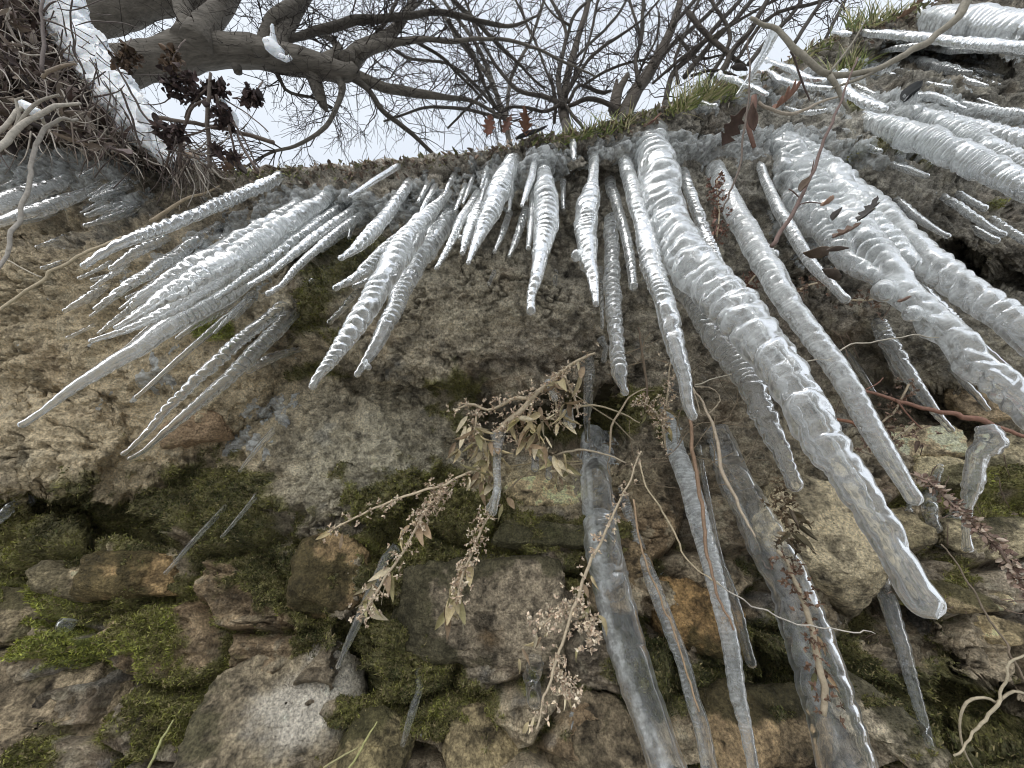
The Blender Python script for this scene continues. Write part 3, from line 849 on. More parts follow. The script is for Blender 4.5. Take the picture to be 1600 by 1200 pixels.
I('slim icicle crossing in front of the grey ribbed one', [(952, 285, 16), (965, 325, 15), (980, 380, 15), (988, 425, 13), (990, 452, 12)], .36, .1, group=GM)
I('long ribbed icicle immediately left of the giant one', [(975, 250, 18), (992, 310, 24), (1010, 380, 28), (1030, 450, 30), (1050, 520, 29), (1066, 580, 22), (1075, 630, 18), (1085, 656, 11)], .40, .10, group=GM)
I('giant white corkscrew icicle thrusting towards the camera', [(1015, 228, 46), (1028, 275, 62), (1035, 325, 62), (1060, 375, 64), (1090, 425, 74), (1145, 475, 76), (1195, 545, 71), (1240, 610, 69), (1290, 690, 66), (1330, 745, 56), (1370, 815, 50), (1420, 905, 42), (1466, 968, 43)], .46, .06, .020, lump=.12, group=GM, bulb=.10, nubs=[(1035, 345, 1013, 360, 20)])
I('clear lumpy icicle hanging off the left flank of the giant', [(1058, 420, 36), (1085, 470, 36), (1120, 530, 38), (1165, 590, 38), (1195, 650, 34), (1225, 715, 24), (1245, 768, 19)], .20, .06, .014, lump=.14, group=GM, bulb=.08)
I('grey icicle half hidden behind the giant one', [(1068, 268, 12), (1085, 320, 16), (1105, 375, 18), (1130, 430, 18), (1160, 470, 14)], .34, .1, group=GM)
I('long smooth grey icicle with a side knob, right of the giant', [(1118, 268, 24), (1145, 320, 30), (1175, 375, 34), (1210, 440, 36), (1260, 510, 32), (1305, 570, 32), (1345, 640, 31), (1385, 710, 28), (1415, 760, 22), (1435, 790, 18)], .62, .03, .02, lump=.07, group=GM, nubs=[(1198, 398, 1218, 397, 12)])
I('thin broken looking icicle behind the leafy twig', [(1188, 262, 12), (1215, 325, 16), (1245, 375, 18), (1270, 415, 16), (1300, 445, 13), (1325, 472, 12)], .5, .03, group=GM)
I('big jumbled white icicle full of trapped leaves, right', [(1232, 238, 34), (1268, 290, 50), (1315, 345, 58), (1360, 398, 60), (1400, 440, 50), (1445, 490, 44), (1500, 540, 45), (1560, 600, 44), (1660, 690, 40)], .6, .09, .022, lump=.3, group=GR, nubs=[(1395, 440, 1372, 462, 26), (1440, 490, 1418, 488, 20)])
I('lumpy ice flap on the left of the jumbled icicle', [(1222, 232, 26), (1232, 280, 36), (1262, 330, 40), (1300, 375, 34), (1335, 412, 26), (1372, 436, 16)], .55, .09, .02, lump=.4, group=GR)
I('short ragged ice prong under the ice flap, right', [(1240, 300, 20), (1262, 345, 22), (1282, 366, 12)], .5, .06, lump=.4, group=GR)
I('wavy ice strand filling the top of the jumbled icicle', [(1250, 232, 24), (1300, 280, 40), (1345, 330, 42), (1385, 378, 36), (1420, 420, 26)], .6, .1, .02, lump=.28, group=GR)
I('thick corkscrew icicle leaving at the right edge', [(1270, 255, 36), (1330, 300, 44), (1390, 350, 44), (1440, 400, 42), (1500, 445, 42), (1560, 490, 46), (1660, 560, 46)], .62, .09, .022, lump=.1, group=GR)
I('dull clear icicle between the two thick right ones', [(1396, 392, 14), (1440, 430, 16), (1490, 462, 10)], .2, group=GR)
I('dark transparent icicle against the right overhang', [(1432, 452, 22), (1475, 490, 20), (1520, 532, 16), (1576, 575, 6)], .1, group=GR)
I('slender icicle with a ball tip on the right, upper left of three', [(1400, 310, 9), (1430, 338, 11), (1460, 358, 8), (1484, 371, 7)], .26, .1, group=GR)
I('longest slender ball tipped icicle at the right, middle of three', [(1472, 306, 9), (1510, 330, 12), (1545, 355, 9), (1572, 369, 8)], .3, group=GR)
I('short ball tipped icicle above the longest slender one', [(1498, 302, 9), (1520, 316, 9), (1542, 328, 9)], .3, group=GR)
I('small dim ball tipped icicle below the longest slender one', [(1520, 358, 10), (1560, 379, 10)], .22, group=GR)
I('slender icicle cut by the right edge below the ball tips', [(1548, 342, 10), (1590, 368, 11), (1660, 412, 9)], .25, group=GR)
I('short pale icicle under the moss at upper right', [(1392, 256, 7), (1420, 266, 10), (1451, 276, 6)], .3, group=GR)
I('broad white icicle sweeping down to the right edge', [(1362, 192, 20), (1410, 208, 34), (1480, 233, 36), (1540, 262, 34), (1660, 318, 32)], .55, .13, .009, lump=.15, group=GR)
I('second broad white icicle above the sweeping one', [(1420, 178, 24), (1480, 200, 30), (1540, 230, 28), (1600, 262, 26), (1680, 300, 24)], .5, .14, .009, lump=.18, group=GR)
I('flat white icicle over the second broad one at the edge', [(1460, 176, 12), (1510, 196, 22), (1570, 212, 26), (1680, 238, 24)], .5, .1, group=GR)
I('short blunt icicle peeping between the broad white ones', [(1505, 220, 10), (1558, 236, 10)], .4, group=GR)
I('smooth grey icicle at the right edge under the flat one', [(1560, 234, 16), (1620, 250, 18), (1690, 272, 16)], .45, .03, group=GR)
I('lone flattened ribbed icicle on dark rock at top right', [(1408, 90, 8), (1440, 98, 13), (1480, 108, 13), (1518, 115, 6)], .42, .15, .007, group=GR)
I('wide pale ice slab at the top right corner', [(1440, 30, 26), (1500, 36, 44), (1600, 44, 48), (1700, 52, 44)], .62, .03, .02, lump=.1, group=GR)
I('thin lacy ice strip right under the pale slab', [(1345, 52, 8), (1420, 56, 12), (1500, 66, 14), (1600, 74, 16), (1680, 80, 12)], .45, .1, lump=.3, group=GR)
I('second lacy ice strip lower under the pale slab', [(1440, 72, 8), (1500, 78, 9), (1560, 76, 12), (1660, 90, 12)], .4, .1, lump=.35, group=GR)
I('small ice splinter lowest on the dark rock, top right', [(1448, 130, 5), (1487, 137, 5)], .35, group=GR)
for lab, pts in [
    ('short curled white icicle hooked over the grassy lip', [(1092, 142, 9), (1088, 158, 12), (1104, 166, 9), (1120, 165, 6)]),
    ('thin frosty icicle lying under the leaning shard', [(1130, 120, 6), (1156, 128, 8), (1180, 138, 7), (1200, 148, 5)]),
    ('streak of white ice left of the grey branch elbow', [(1205, 96, 5), (1235, 108, 8), (1262, 122, 8), (1290, 126, 6)]),
    ('second ice streak below the elbow streak', [(1200, 112, 6), (1228, 128, 9), (1260, 134, 9), (1300, 138, 5)]),
    ('thin ice streak crossing under the long brown leaf', [(1225, 168, 4), (1260, 176, 7), (1292, 172, 5)]),
    ('ice crumb on the skyline right of the saplings', [(1308, 50, 4), (1318, 52, 7), (1330, 53, 5)]),
    ('small icicle over the lone flattened ribbed one', [(1372, 82, 4), (1400, 76, 8), (1430, 72, 8), (1446, 66, 5)]),
    ('pair of fused ice drips above the broad white icicles', [(1420, 150, 7), (1450, 150, 12), (1480, 158, 9), (1494, 164, 6)]),
    ('long thin ice ledge running to the right edge, upper right', [(1500, 160, 6), (1540, 170, 9), (1600, 178, 10), (1660, 186, 9)]),
    ('stub of ice on the mossy shelf right of centre', [(1335, 228, 5), (1355, 232, 9), (1378, 238, 6)]),
    ('thin icicle just left of the giant icicle root', [(1000, 262, 6), (1006, 290, 7), (1012, 318, 4)]),
    ('frosty nub hanging beneath the grass at the lip centre', [(895, 222, 10), (896, 236, 9), (897, 250, 5)])]:
    I(lab, pts, .5, .10, .012, lump=.3, group=GR)
_rf = np.random.default_rng(41)
def fringe(label, n, box, vp, ln, w, group):
    for k in range(n):
        x, y = _rf.uniform(box[0], box[2]), _rf.uniform(box[1], box[3])
        d = np.array([x - vp[0], y - vp[1]], float); d /= np.hypot(*d); L = _rf.uniform(*ln); a = _rf.uniform(*w)
        I(label, [(x, y, a), (x + d[0] * L * .5, y + d[1] * L * .5, a * .9), (x + d[0] * L, y + d[1] * L, a * .5)], .3, .12, .012, lump=.25, group=group)
fringe('fine short icicle in the dense fringe at the far left edge', 16, (10, 255, 215, 335), (890, -80), (28, 75), (4, 9), 'fine icicles of the far left fringe')
fringe('fine short icicle lying among the white fused ice strands', 16, (185, 400, 400, 490), (890, -60), (35, 90), (5, 10), 'fine icicles among the fused strands')
fringe('fine short icicle between the trees and the broad ice slab, upper right', 14, (1290, 90, 1560, 170), (890, -40), (22, 60), (4, 8), 'fine icicles on the upper right bank')
fringe('fine short icicle tucked under the frosted middle of the lip', 12, (660, 262, 900, 300), (870, -60), (25, 60), (5, 9), 'fine icicles under the middle of the lip')
# low right and low centre
I('clear warty icicle below the brown ledge on the right', [(1375, 508, 18), (1395, 545, 20), (1430, 600, 18), (1460, 640, 13), (1488, 676, 8)], .16, .1, lump=.15, group=GR)
I('thin side icicle along the clear warty one', [(1384, 545, 9), (1400, 578, 10), (1412, 596, 6)], .1, lump=.2, group=GR)
I('second little side icicle lower along the warty one', [(1418, 605, 10), (1435, 628, 10), (1448, 634, 6)], .12, group=GR)
I('thin clear needle left of the warty icicle', [(1315, 542, 7), (1345, 580, 7), (1367, 615, 5)], .08, .02, group=GR)
I('small dark needle icicle in front of the right cavity', [(1488, 578, 8), (1520, 612, 9), (1546, 643, 6)], .1, group=GR)
I('twisted angular clear icicle hanging from the red vine', [(1545, 668, 22), (1550, 690, 34), (1528, 712, 24), (1520, 755, 24), (1513, 790, 14), (1511, 832, 10), (1513, 864, 13)], .2, .06, .02, lump=.25, group=GR, depth=.60, flare=.1)
I('clear icicle ending in a ball left of the twisted one', [(1480, 700, 16), (1460, 745, 16), (1452, 790, 18), (1463, 830, 15), (1475, 855, 16)], .24, .05, group=GR)
I('stubby rounded icicle between ball tip and twisted icicle', [(1488, 800, 22), (1498, 832, 20)], .3, group=GR)
I('little straight icicle left of the giant tip', [(1333, 778, 10), (1332, 820, 10)], .3, .02, group=GR)
I('small icicle stub touching the giant one low down', [(1368, 838, 12), (1372, 866, 14)], .3, .02, group=GR)
I('tiny drop shaped icicle on the pitted pale stone', [(1314, 898, 5), (1328, 934, 8)], .25, .02, group=GR)
I('tiny slanted icicle behind the smooth grey icicle end', [(1424, 790, 9), (1410, 816, 8)], .2, group=GR)
I('long dark clear icicle with a blunt broken top, right', [(1374, 898, 22), (1390, 945, 22), (1410, 1010, 19), (1432, 1090, 15), (1455, 1170, 10), (1475, 1240, 7)], .18, .04, .02, group=GB, flare=.15)
I('broad clear blade icicle with a bright core, bottom centre', [(925, 692, 30), (932, 740, 48), (938, 820, 62), (955, 920, 66), (985, 1030, 62), (1020, 1140, 62), (1062, 1270, 58)], .22, .02, .03, lump=.12, group=GB, flare=.2, streak=1.3, fine=.2)
I('dark clear icicle close right of the broad blade', [(975, 780, 14), (1005, 870, 18), (1035, 950, 20), (1065, 1030, 22), (1090, 1120, 24), (1120, 1250, 24)], .22, .04, .02, lump=.2, group=GB, streak=.35)
I('long milky icicle with a wavy edge, bottom right of centre', [(1040, 650, 22), (1060, 710, 28), (1085, 790, 30), (1105, 860, 28), (1125, 940, 25), (1142, 1010, 24), (1152, 1080, 24), (1168, 1150, 18), (1185, 1250, 16)], .62, .04, .02, group=GB)
I('thin clear icicle right of the long milky one', [(1092, 700, 7), (1108, 790, 9), (1122, 865, 12), (1145, 930, 16), (1160, 985, 16), (1177, 1045, 13)], .14, .05, group=GB)
I('thin pink tinged icicle with a round drop, above the huge clear one', [(1108, 690, 8), (1130, 750, 12), (1160, 810, 12), (1179, 868, 11)], .16, .04, group=GB)
I('huge clear icicle enclosing a rusty stem, bottom right', [(1128, 700, 40), (1160, 770, 62), (1200, 850, 72), (1236, 930, 74), (1265, 1010, 78), (1285, 1080, 82), (1305, 1150, 78), (1335, 1260, 74)], .12, .03, .03, lump=.14, group=GB, flare=.1, streak=.25, fine=.25)
I('dark ribbed icicle in front of the centre cavity', [(922, 575, 14), (918, 620, 15), (917, 655, 11), (918, 692, 8)], .06, .12, group=GB, off=.06)
I('clear icicle below a leaf bunch left of the mossy boulder', [(602, 872, 12), (585, 915, 15), (555, 980, 13), (526, 1046, 6)], .12, .03, group=GB, off=.03)
I('little clear spike under the mossy boulder', [(655, 1080, 11), (642, 1120, 12), (628, 1168, 6)], .1, .03, group=GB)
I('clear ice plug under the dark boulder', [(835, 1000, 20), (833, 1050, 24), (836, 1110, 18)], .08, lump=.2, group=GB)
# on the dry plant
PD = .70
I('double tipped icicle hanging from the dry plant', [(778, 680, 16), (776, 730, 12), (777, 765, 12), (768, 806, 11)], .36, .04, group=GB, depth=PD, nubs=[(776, 765, 763, 800, 9)])
I('small blunt icicle at the top of the dry plant', [(856, 596, 8), (862, 611, 9), (869, 626, 9)], .4, .03, group=GB, depth=PD)
I('small rounded icicle right of the dry plant, larger of two', [(890, 640, 8), (895, 670, 11)], .4, .03, group=GB, depth=PD)
I('smaller rounded icicle beside the larger one on the dry plant', [(882, 642, 6), (885, 664, 8)], .4, .03, group=GB, depth=PD)
I('short round icicle under the curled leaves of the dry plant', [(836, 716, 8), (836, 737, 12)], .35, .03, group=GB, depth=PD)
I('icy leaf tip hanging low on the dry plant', [(857, 715, 8), (858, 750, 9)], .3, .05, group=GB, depth=PD)
I('small icicle hooked near the end of the grey ribbed icicle', [(946, 542, 8), (943, 566, 8)], .3, .03, group=GB, off=.03)
I('leaning ice shard on the bent twig against the sky', [(1213, 46, 14), (1195, 80, 12), (1172, 120, 8), (1150, 152, 5)], .35, .03, group=GR, depth=.72)
I('ice clinging under the fork of the grey branch', [(1312, 122, 14), (1330, 146, 12), (1358, 162, 12), (1386, 172, 8)], .4, .08, lump=.3, group=GR, depth=.78)

# small round ice beads on the moss
def bead(label, px, py, w, milk=.1, fine=.5):
    H, N0 = hit(px, py); z = H[1] * CP + H[2] * SP; r = w / 2 / F * z
    P = np.array([H + np.array([0, 0, r * .9]) + N0 * r * .6, H + N0 * r * .7, H + np.array([0, 0, -r * .9]) + N0 * r * .6])
    V, Fs, mk = icicle_mesh(resample(P, 8), np.full(8, r), .02, .03, int(px), milk, .2, .0)
    tag(mesh_obj('ice_bead', V, Fs, ICE, None, True, {'milk': mk[:, 0], 'run': mk[:, 1], 'fine': fine}), label, 'ice bead', 'ice beads stuck on the rock')
bead('round clear ice bead on bright moss at lower left', 98, 986, 20)
bead('tiny clear ice bead near the dark pocket', 489, 442, 8)
bead('clear ice lump wrapping a leaf bunch on the dark boulder', 705, 972, 34)

# ---- glaze of ice over the rock (a thin wavy skin)
GLAZE = [(90, 262, 130, 30, 1.2), (40, 300, 70, 30, .8), (190, 325, 40, 22, .9), (480, 320, 90, 26, 1.0), (560, 330, 60, 24, .8), (660, 330, 70, 40, .9), (770, 270, 60, 26, 1.1), (840, 270, 30, 30, 1.2), (860, 250, 40, 18, .8),
         (1020, 232, 60, 20, 1.2), (1130, 235, 60, 22, 1.1), (1215, 225, 60, 22, 1.2), (1290, 250, 60, 26, 1.0), (1270, 345, 80, 50, .9), (960, 240, 40, 18, .9), (1310, 165, 80, 18, .8),
         (1400, 192, 60, 16, 1.2), (1540, 195, 100, 20, 1.2), (1210, 130, 60, 12, .9), (1290, 130, 50, 10, 1.0), (1180, 160, 60, 12, .7), (1500, 70, 120, 20, 1.0), (1390, 260, 60, 14, .6), (1420, 160, 60, 12, .8), (1350, 110, 60, 12, .8),
         (300, 420, 90, 50, .8), (430, 350, 70, 30, .9), (240, 590, 40, 26, .6), (430, 640, 50, 22, .8), (390, 690, 30, 26, .6), (940, 700, 30, 20, .8), (1480, 460, 50, 20, .5), (1100, 165, 30, 10, .8)]
def make_glaze():
    mo = np.zeros(Wpx.shape)
    wx = Wpx + 22 * fbm(WP * 30, 3, 401); wy = Wpy + 16 * fbm(WP * 30, 3, 409)
    for cx, cy, rx, ry, s in GLAZE:
        mo += s * np.exp(-(((wx - cx) / rx) ** 2 + ((wy - cy) / ry) ** 2))
    flow = fbm(np.stack([WP[..., 0] * 60, WP[..., 1] * 60, WP[..., 2] * 16], -1), 3, 421)
    band = np.abs(np.sin(WP[..., 2] * 260 + 6 * fbm(WP * 22, 3, 431)))
    m = mo + .6 * flow - .38
    th = np.clip(m, -.2, 1.2) * .024 * (.7 + .45 * band) - .0008
    V = WP + WN * th[..., None]
    keep = (m > -.05)
    Fq = grid_faces(*Wpx.shape)
    Fq = Fq[keep.reshape(-1)[Fq].all(1)]
    used = np.unique(Fq); mp = np.full(V.size // 3, -1); mp[used] = np.arange(len(used))
    mk = np.clip(.46 + .35 * flow + .2 * band, .05, .8).reshape(-1)
    o = mesh_obj('ice_glaze', V.reshape(-1, 3)[used], mp[Fq], ICE, None, True, {'milk': mk[used], 'run': 0.0, 'fine': .8})
    tag(o, 'thin wavy glaze of ice coating the rock along the lip', 'ice', None, 'stuff')
make_glaze()

# ------------------------------------------------------------------ bare trees overhead
def px_line(pts, d0, d1=None, n=None):
    pts = np.array(pts, float); d1 = d0 if d1 is None else d1
    n = n or max(6, int(np.hypot(*np.diff(pts[:, :2], axis=0).T).sum() / 9))
    R = resample(pts, n); t = np.linspace(d0, d1, n)
    P = ray(R[:, 0], R[:, 1]) * t[:, None]
    return P, R[:, 2] / 2 / F * t

def roughen(P, rad, k, sc, sd):
    n = len(P); s = np.linspace(0, n / 3., n)
    W = np.column_stack([fbm(np.column_stack([s * sc, s * 0 + sd + j * 9, s * 0]), 3, sd + j) for j in range(3)])
    W[0] = 0
    return P + W * k

def twig_set(bag, parents, rg, pxlen=(60, 26, 11), per=(9, 6, 3), col=(.075, .065, .055), droop=.25, minw=.75, wid=(1.7, 1.05, .65), spread=1.0):
    """branches off branches, three generations; pxlen is their length as seen in photo pixels"""
    level = [(P, r) for P, r in parents]
    for g in range(len(pxlen)):
        nxt = []
        for P, r in level:
            L = np.linalg.norm(P[-1] - P[0]); zc = P[:, 1] * CP + P[:, 2] * SP
            zm = float(zc.mean()); plen = L / zm * F
            cnt = rg.poisson(per[g] * plen / 100.)
            for _ in range(cnt):
                i = rg.integers(1, len(P) - 1) if len(P) > 2 else 0
                T = P[min(i + 1, len(P) - 1)] - P[max(i - 1, 0)]; T /= np.linalg.norm(T) + 1e-9
                v = rg.normal(size=3); v -= v @ T * T; v /= np.linalg.norm(v)
                view = P[i] / np.linalg.norm(P[i]); v -= .6 * (v @ view) * view; v /= np.linalg.norm(v)
                ang = rg.uniform(.45, 1.15) * spread
                dr = T * math.cos(ang) + v * math.sin(ang); dr[2] -= droop * rg.uniform(0, 1.2); dr /= np.linalg.norm(dr)
                ln = pxlen[g] * rg.uniform(.45, 1.5) / F * zm
                m = 7 if g == 0 else 5 if g == 1 else 4
                t = np.linspace(0, 1, m)[:, None]
                kink = rg.normal(size=(m, 3)) * ln * .055; kink[0] = 0
                cur = rg.normal(size=3) * .25; cur[2] -= droop * .5
                Q = P[i] + dr * t * ln + np.cumsum(kink, 0) * .8 + cur * (t ** 2) * ln * .5
                w = wid[g] / 2 / F * zm
                rr = np.linspace(min(w, r[i] * .8), max(minw * .35, .2) / F * zm, m)
                bag.tube(Q, rr, 4 if g == 0 else 3, np.array(col) * rg.uniform(.5, 1.0))
                nxt.append((Q, rr))
        level = nxt

def make_tree(label, loc, limbs, rg, bark=(.13, .115, .095), twcol=(.07, .058, .05), **kw):
    """limbs: (part name, [(px,py,w)...], d0, d1) ; loc: where it stands"""
    root = empty('bare_tree', loc)
    tag(root, label, 'tree', 'bare trees above the wall')
    tw = Bag(); par = []; bag = Bag(); names = {}
    for nm, pts, d0, d1 in limbs:
        P, r = px_line(pts, d0, d1)
        P = roughen(P, r, max(.012 * d0 * .25, .0), .9, int(abs(pts[0][0])) + 3) if nm != 'trunk' else P
        b = names.setdefault(nm, Bag())
        V, Fq = tube(P, r, 18 if r.max() > .06 else 9 if r.max() > .02 else 6)
        big = r.max() > .04
        if big:      # bark relief, swellings
            c = np.repeat(np.vstack([P[:1], P, P[-1:]]), len(V) // (len(P) + 2), 0)
            dv = V - c
            V = c + dv * (1 + .13 * fbm(V * 4, 3, 7) + .09 * fbm(V * np.array([5, 22, 22.]), 4, 9))[:, None]
        b.add(V, Fq, np.array(bark) * (1.0 if big else .6))
        par.append((P, r))
    for nm, b in names.items():
        if nm == 'limb':
            continue
        b.build(nm, BARK, root)
    if 'limb' in names:
        pass
    for nm, pts, d0, d1 in limbs:
        pass
    if 'limb' in names:
        names['limb'].build('limb', BARK, root)
    twig_set(tw, par, rg, col=twcol, **kw)
    o = tw.build('twig', BARK, root, False); o['kind'] = 'stuff'
    return root

def ground_leg(px, py, w, d):
    """trunk below the first visible point: straight down to the bank, as pixels"""
    P = ray(px, py) * d
    return P

def trunk_down(root, P0, r0, z_to, col, lean=(0, 0)):
    n = 14
    t = np.linspace(0, 1, n)
    Q = np.column_stack([P0[0] + lean[0] * t, P0[1] + lean[1] * t, P0[2] + (z_to - P0[2]) * t])
    rr = r0 * (1 + .5 * t + .5 * t ** 4)
    V, Fq = tube(Q, rr, 16)
    V = V + .06 * r0 * fbm(V * 5, 3, 12)[:, None]
    b = Bag(); b.add(V, Fq, col); b.build('trunk', BARK, root)

rg = np.random.default_rng(21)
LB = 'limb'
t1 = make_tree('huge old tree whose thick limbs cross the sky at top left', (-4.3, 1.3, .7), [
    (LB, [(-240, 235, 90), (0, 148, 82), (140, 116, 62), (200, 104, 54), (250, 93, 54), (300, 80, 56), (350, 79, 46), (400, 82, 44), (450, 92, 42), (500, 104, 36), (540, 114, 28), (556, 108, 22)], 2.8, 3.4),
    (LB, [(-240, 120, 84), (0, 58, 66), (130, 30, 54), (200, 10, 52), (260, -8, 48), (330, -22, 50), (460, -70, 44)], 2.9, 3.5),
    (LB, [(286, 62, 34), (294, 40, 26), (286, 12, 24), (280, -30, 22)], 3.1, 3.3),
    (LB, [(306, 70, 46), (320, 44, 38), (345, 10, 32), (372, -30, 28)], 3.1, 3.4),
    (LB, [(408, 84, 24), (412, 56, 16), (430, 30, 22), (456, 8, 20), (490, -20, 16)], 3.2, 3.4),
    (LB, [(425, 88, 30), (440, 58, 26), (455, 30, 20), (480, -10, 18)], 3.25, 3.5),
    (LB, [(440, 66, 9), (480, 54, 12), (515, 44, 14), (560, 32, 13), (600, 30, 11), (640, 24, 10), (680, 18, 9), (720, 24, 8), (760, 36, 7), (800, 40, 5), (840, 24, 3)], 3.3, 3.9),
    (LB, [(500, 100, 22), (530, 84, 16), (515, 60, 8), (490, 48, 6)], 3.35, 3.6),
    (LB, [(544, 98, 30), (566, 78, 24), (600, 60, 19), (625, 36, 14), (640, 10, 11), (660, -25, 9)], 3.4, 3.9),
    (LB, [(556, 84, 20), (600, 70, 15), (650, 62, 9), (710, 64, 7), (760, 60, 6), (820, 70, 5), (880, 96, 4), (930, 120, 3)], 3.4, 4.0),
    (LB, [(540, 112, 22), (570, 124, 17), (610, 138, 14), (660, 146, 12), (700, 152, 8), (740, 158, 6), (770, 176, 5), (800, 186, 3)], 3.4, 3.9),
    (LB, [(546, 116, 12), (575, 140, 9), (600, 175, 8), (640, 206, 7), (672, 236, 6), (700, 262, 5)], 3.4, 3.7),
    (LB, [(486, 100, 26), (492, 130, 22), (503, 158, 15), (510, 172, 6)], 3.35, 3.4),
    (LB, [(522, 112, 24), (534, 132, 13), (530, 160, 8), (515, 190, 7), (490, 214, 6), (460, 228, 5), (420, 240, 4), (380, 262, 3)], 3.4, 3.2),
    (LB, [(400, 96, 7), (430, 110, 6), (448, 142, 5), (490, 152, 4), (520, 168, 3)], 3.3, 3.5),
    (LB, [(370, 104, 14), (372, 112, 12)], 3.2, 3.2),
    (LB, [(430, 90, 16), (450, 100, 10), (462, 118, 5)], 3.3, 3.35),
    (LB, [(560, 80, 8), (600, 40, 6), (620, 0, 5), (640, -30, 4)], 3.5, 3.9),
    (LB, [(620, 36, 6), (660, 0, 5), (680, -20, 4)], 3.6, 3.9),
    (LB, [(700, 30, 6), (740, 90, 6), (765, 150, 5), (790, 190, 4)], 3.8, 4.0),
    (LB, [(700, -10, 7), (740, 30, 7), (780, 70, 6), (820, 110, 4), (850, 140, 3)], 4, 4.3),
    (LB, [(640, 60, 5), (690, 90, 5), (730, 130, 4), (760, 160, 3)], 3.6, 3.9),
], rg, pxlen=(70, 30, 13), per=(9, 6.5, 4), droop=.35, bark=(.145, .13, .11))
_P, _r = px_line([(-240, 235, 90), (0, 148, 82)], 2.8, 2.85)
trunk_down(t1, _P[0], _r[0] * 1.15, .5, (.15, .135, .11), (-.25, .1))
_P, _r = px_line([(-240, 120, 84), (0, 66, 72)], 2.9, 2.95)
trunk_down(t1, _P[0], _r[0] * 1.0, .5, (.15, .135, .11), (-.2, -.1))

t2 = make_tree('slim multi stemmed tree standing above the middle of the wall', (.82, 1.55, .68), [
    (LB, [(884, 192, 15), (880, 165, 15), (886, 125, 11), (896, 85, 10), (906, 50, 9), (918, 10, 9), (926, -40, 8)], 5.2, 6.5),
    (LB, [(880, 168, 9), (872, 130, 8), (878, 90, 7), (884, 50, 5), (872, 20, 5), (850, -20, 4)], 5.2, 6.2),
    (LB, [(866, 192, 5), (868, 165, 6), (864, 135, 6), (858, 115, 5)], 5.3, 5.5),
    (LB, [(880, 164, 8), (850, 152, 7), (815, 145, 6), (795, 128, 6), (770, 95, 5), (750, 60, 4), (735, 20, 4), (720, -20, 3)], 5.2, 6.0),
    (LB, [(874, 164, 6), (850, 174, 5), (820, 166, 5), (795, 168, 4), (782, 182, 4), (783, 205, 3)], 5.2, 5.0),
    (LB, [(888, 160, 6), (905, 134, 5), (940, 145, 6), (955, 142, 4)], 5.2, 5.5),
    (LB, [(888, 166, 6), (920, 155, 7), (950, 162, 7), (972, 178, 7), (980, 188, 6)], 5.2, 5.1),
    (LB, [(884, 150, 5), (915, 100, 5), (945, 72, 5), (975, 52, 4), (1000, 34, 3), (1030, 0, 3)], 5.3, 6.0),
    (LB, [(884, 145, 4), (910, 95, 4), (922, 60, 4), (930, 20, 4), (938, -20, 3)], 5.3, 6.2),
    (LB, [(910, 135, 4), (960, 105, 4), (1000, 95, 3), (1040, 88, 3)], 5.4, 5.8),
    (LB, [(880, 80, 5), (895, 30, 5), (915, 5, 4)], 5.7, 6.2),
    (LB, [(860, 130, 3), (842, 80, 4), (820, 30, 4), (800, -10, 3)], 5.5, 6.3),
    (LB, [(890, 40, 4), (860, 20, 3), (840, -20, 3)], 5.8, 6.3),
    (LB, [(884, 165, 5), (905, 190, 5), (912, 200, 4)], 5.2, 5.0),
], rg, pxlen=(60, 26, 12), per=(4.2, 4.5, 2.5), droop=.0, bark=(.10, .085, .07))
trunk_down(t2, *[a[0] for a in px_line([(884, 192, 15), (880, 165, 15)], 5.2)], .55, (.07, .06, .05))

t3 = make_tree('leaning dark tree with a broken stump beside it, right of the slim one', (1.5, 1.5, .66), [
    (LB, [(975, 180, 24), (995, 140, 20), (1015, 110, 18), (1035, 75, 15), (1050, 40, 12), (1062, 5, 10), (1070, -30, 9)], 5.2, 6.4),
    (LB, [(960, 178, 16), (966, 145, 13), (981, 118, 8)], 5.2, 5.3),
    (LB, [(956, 172, 12), (962, 140, 9), (964, 125, 5)], 5.2, 5.3),
    (LB, [(1000, 135, 7), (992, 95, 6), (1002, 60, 6), (1004, 20, 6), (1008, -20, 5)], 5.3, 6.3),
    (LB, [(1022, 104, 7), (1050, 70, 7), (1080, 45, 6), (1110, 20, 6), (1140, -15, 5)], 5.4, 6.4),
    (LB, [(1052, 40, 6), (1078, 10, 6), (1100, -20, 5)], 5.8, 6.4),
    (LB, [(1002, 58, 5), (990, 20, 4), (976, -20, 4)], 5.8, 6.3),
    (LB, [(988, 150, 5), (1000, 110, 4), (1025, 60, 3), (1030, 20, 3)], 5.4, 6.2),
    (LB, [(1060, 60, 4), (1090, 90, 4), (1130, 85, 3)], 5.6, 5.8),
], rg, pxlen=(58, 26, 12), per=(5, 4.5, 2), droop=-.05, bark=(.10, .085, .07))
trunk_down(t3, *[a[0] for a in px_line([(975, 180, 24), (995, 140, 20)], 5.2)], .55, (.07, .06, .05))

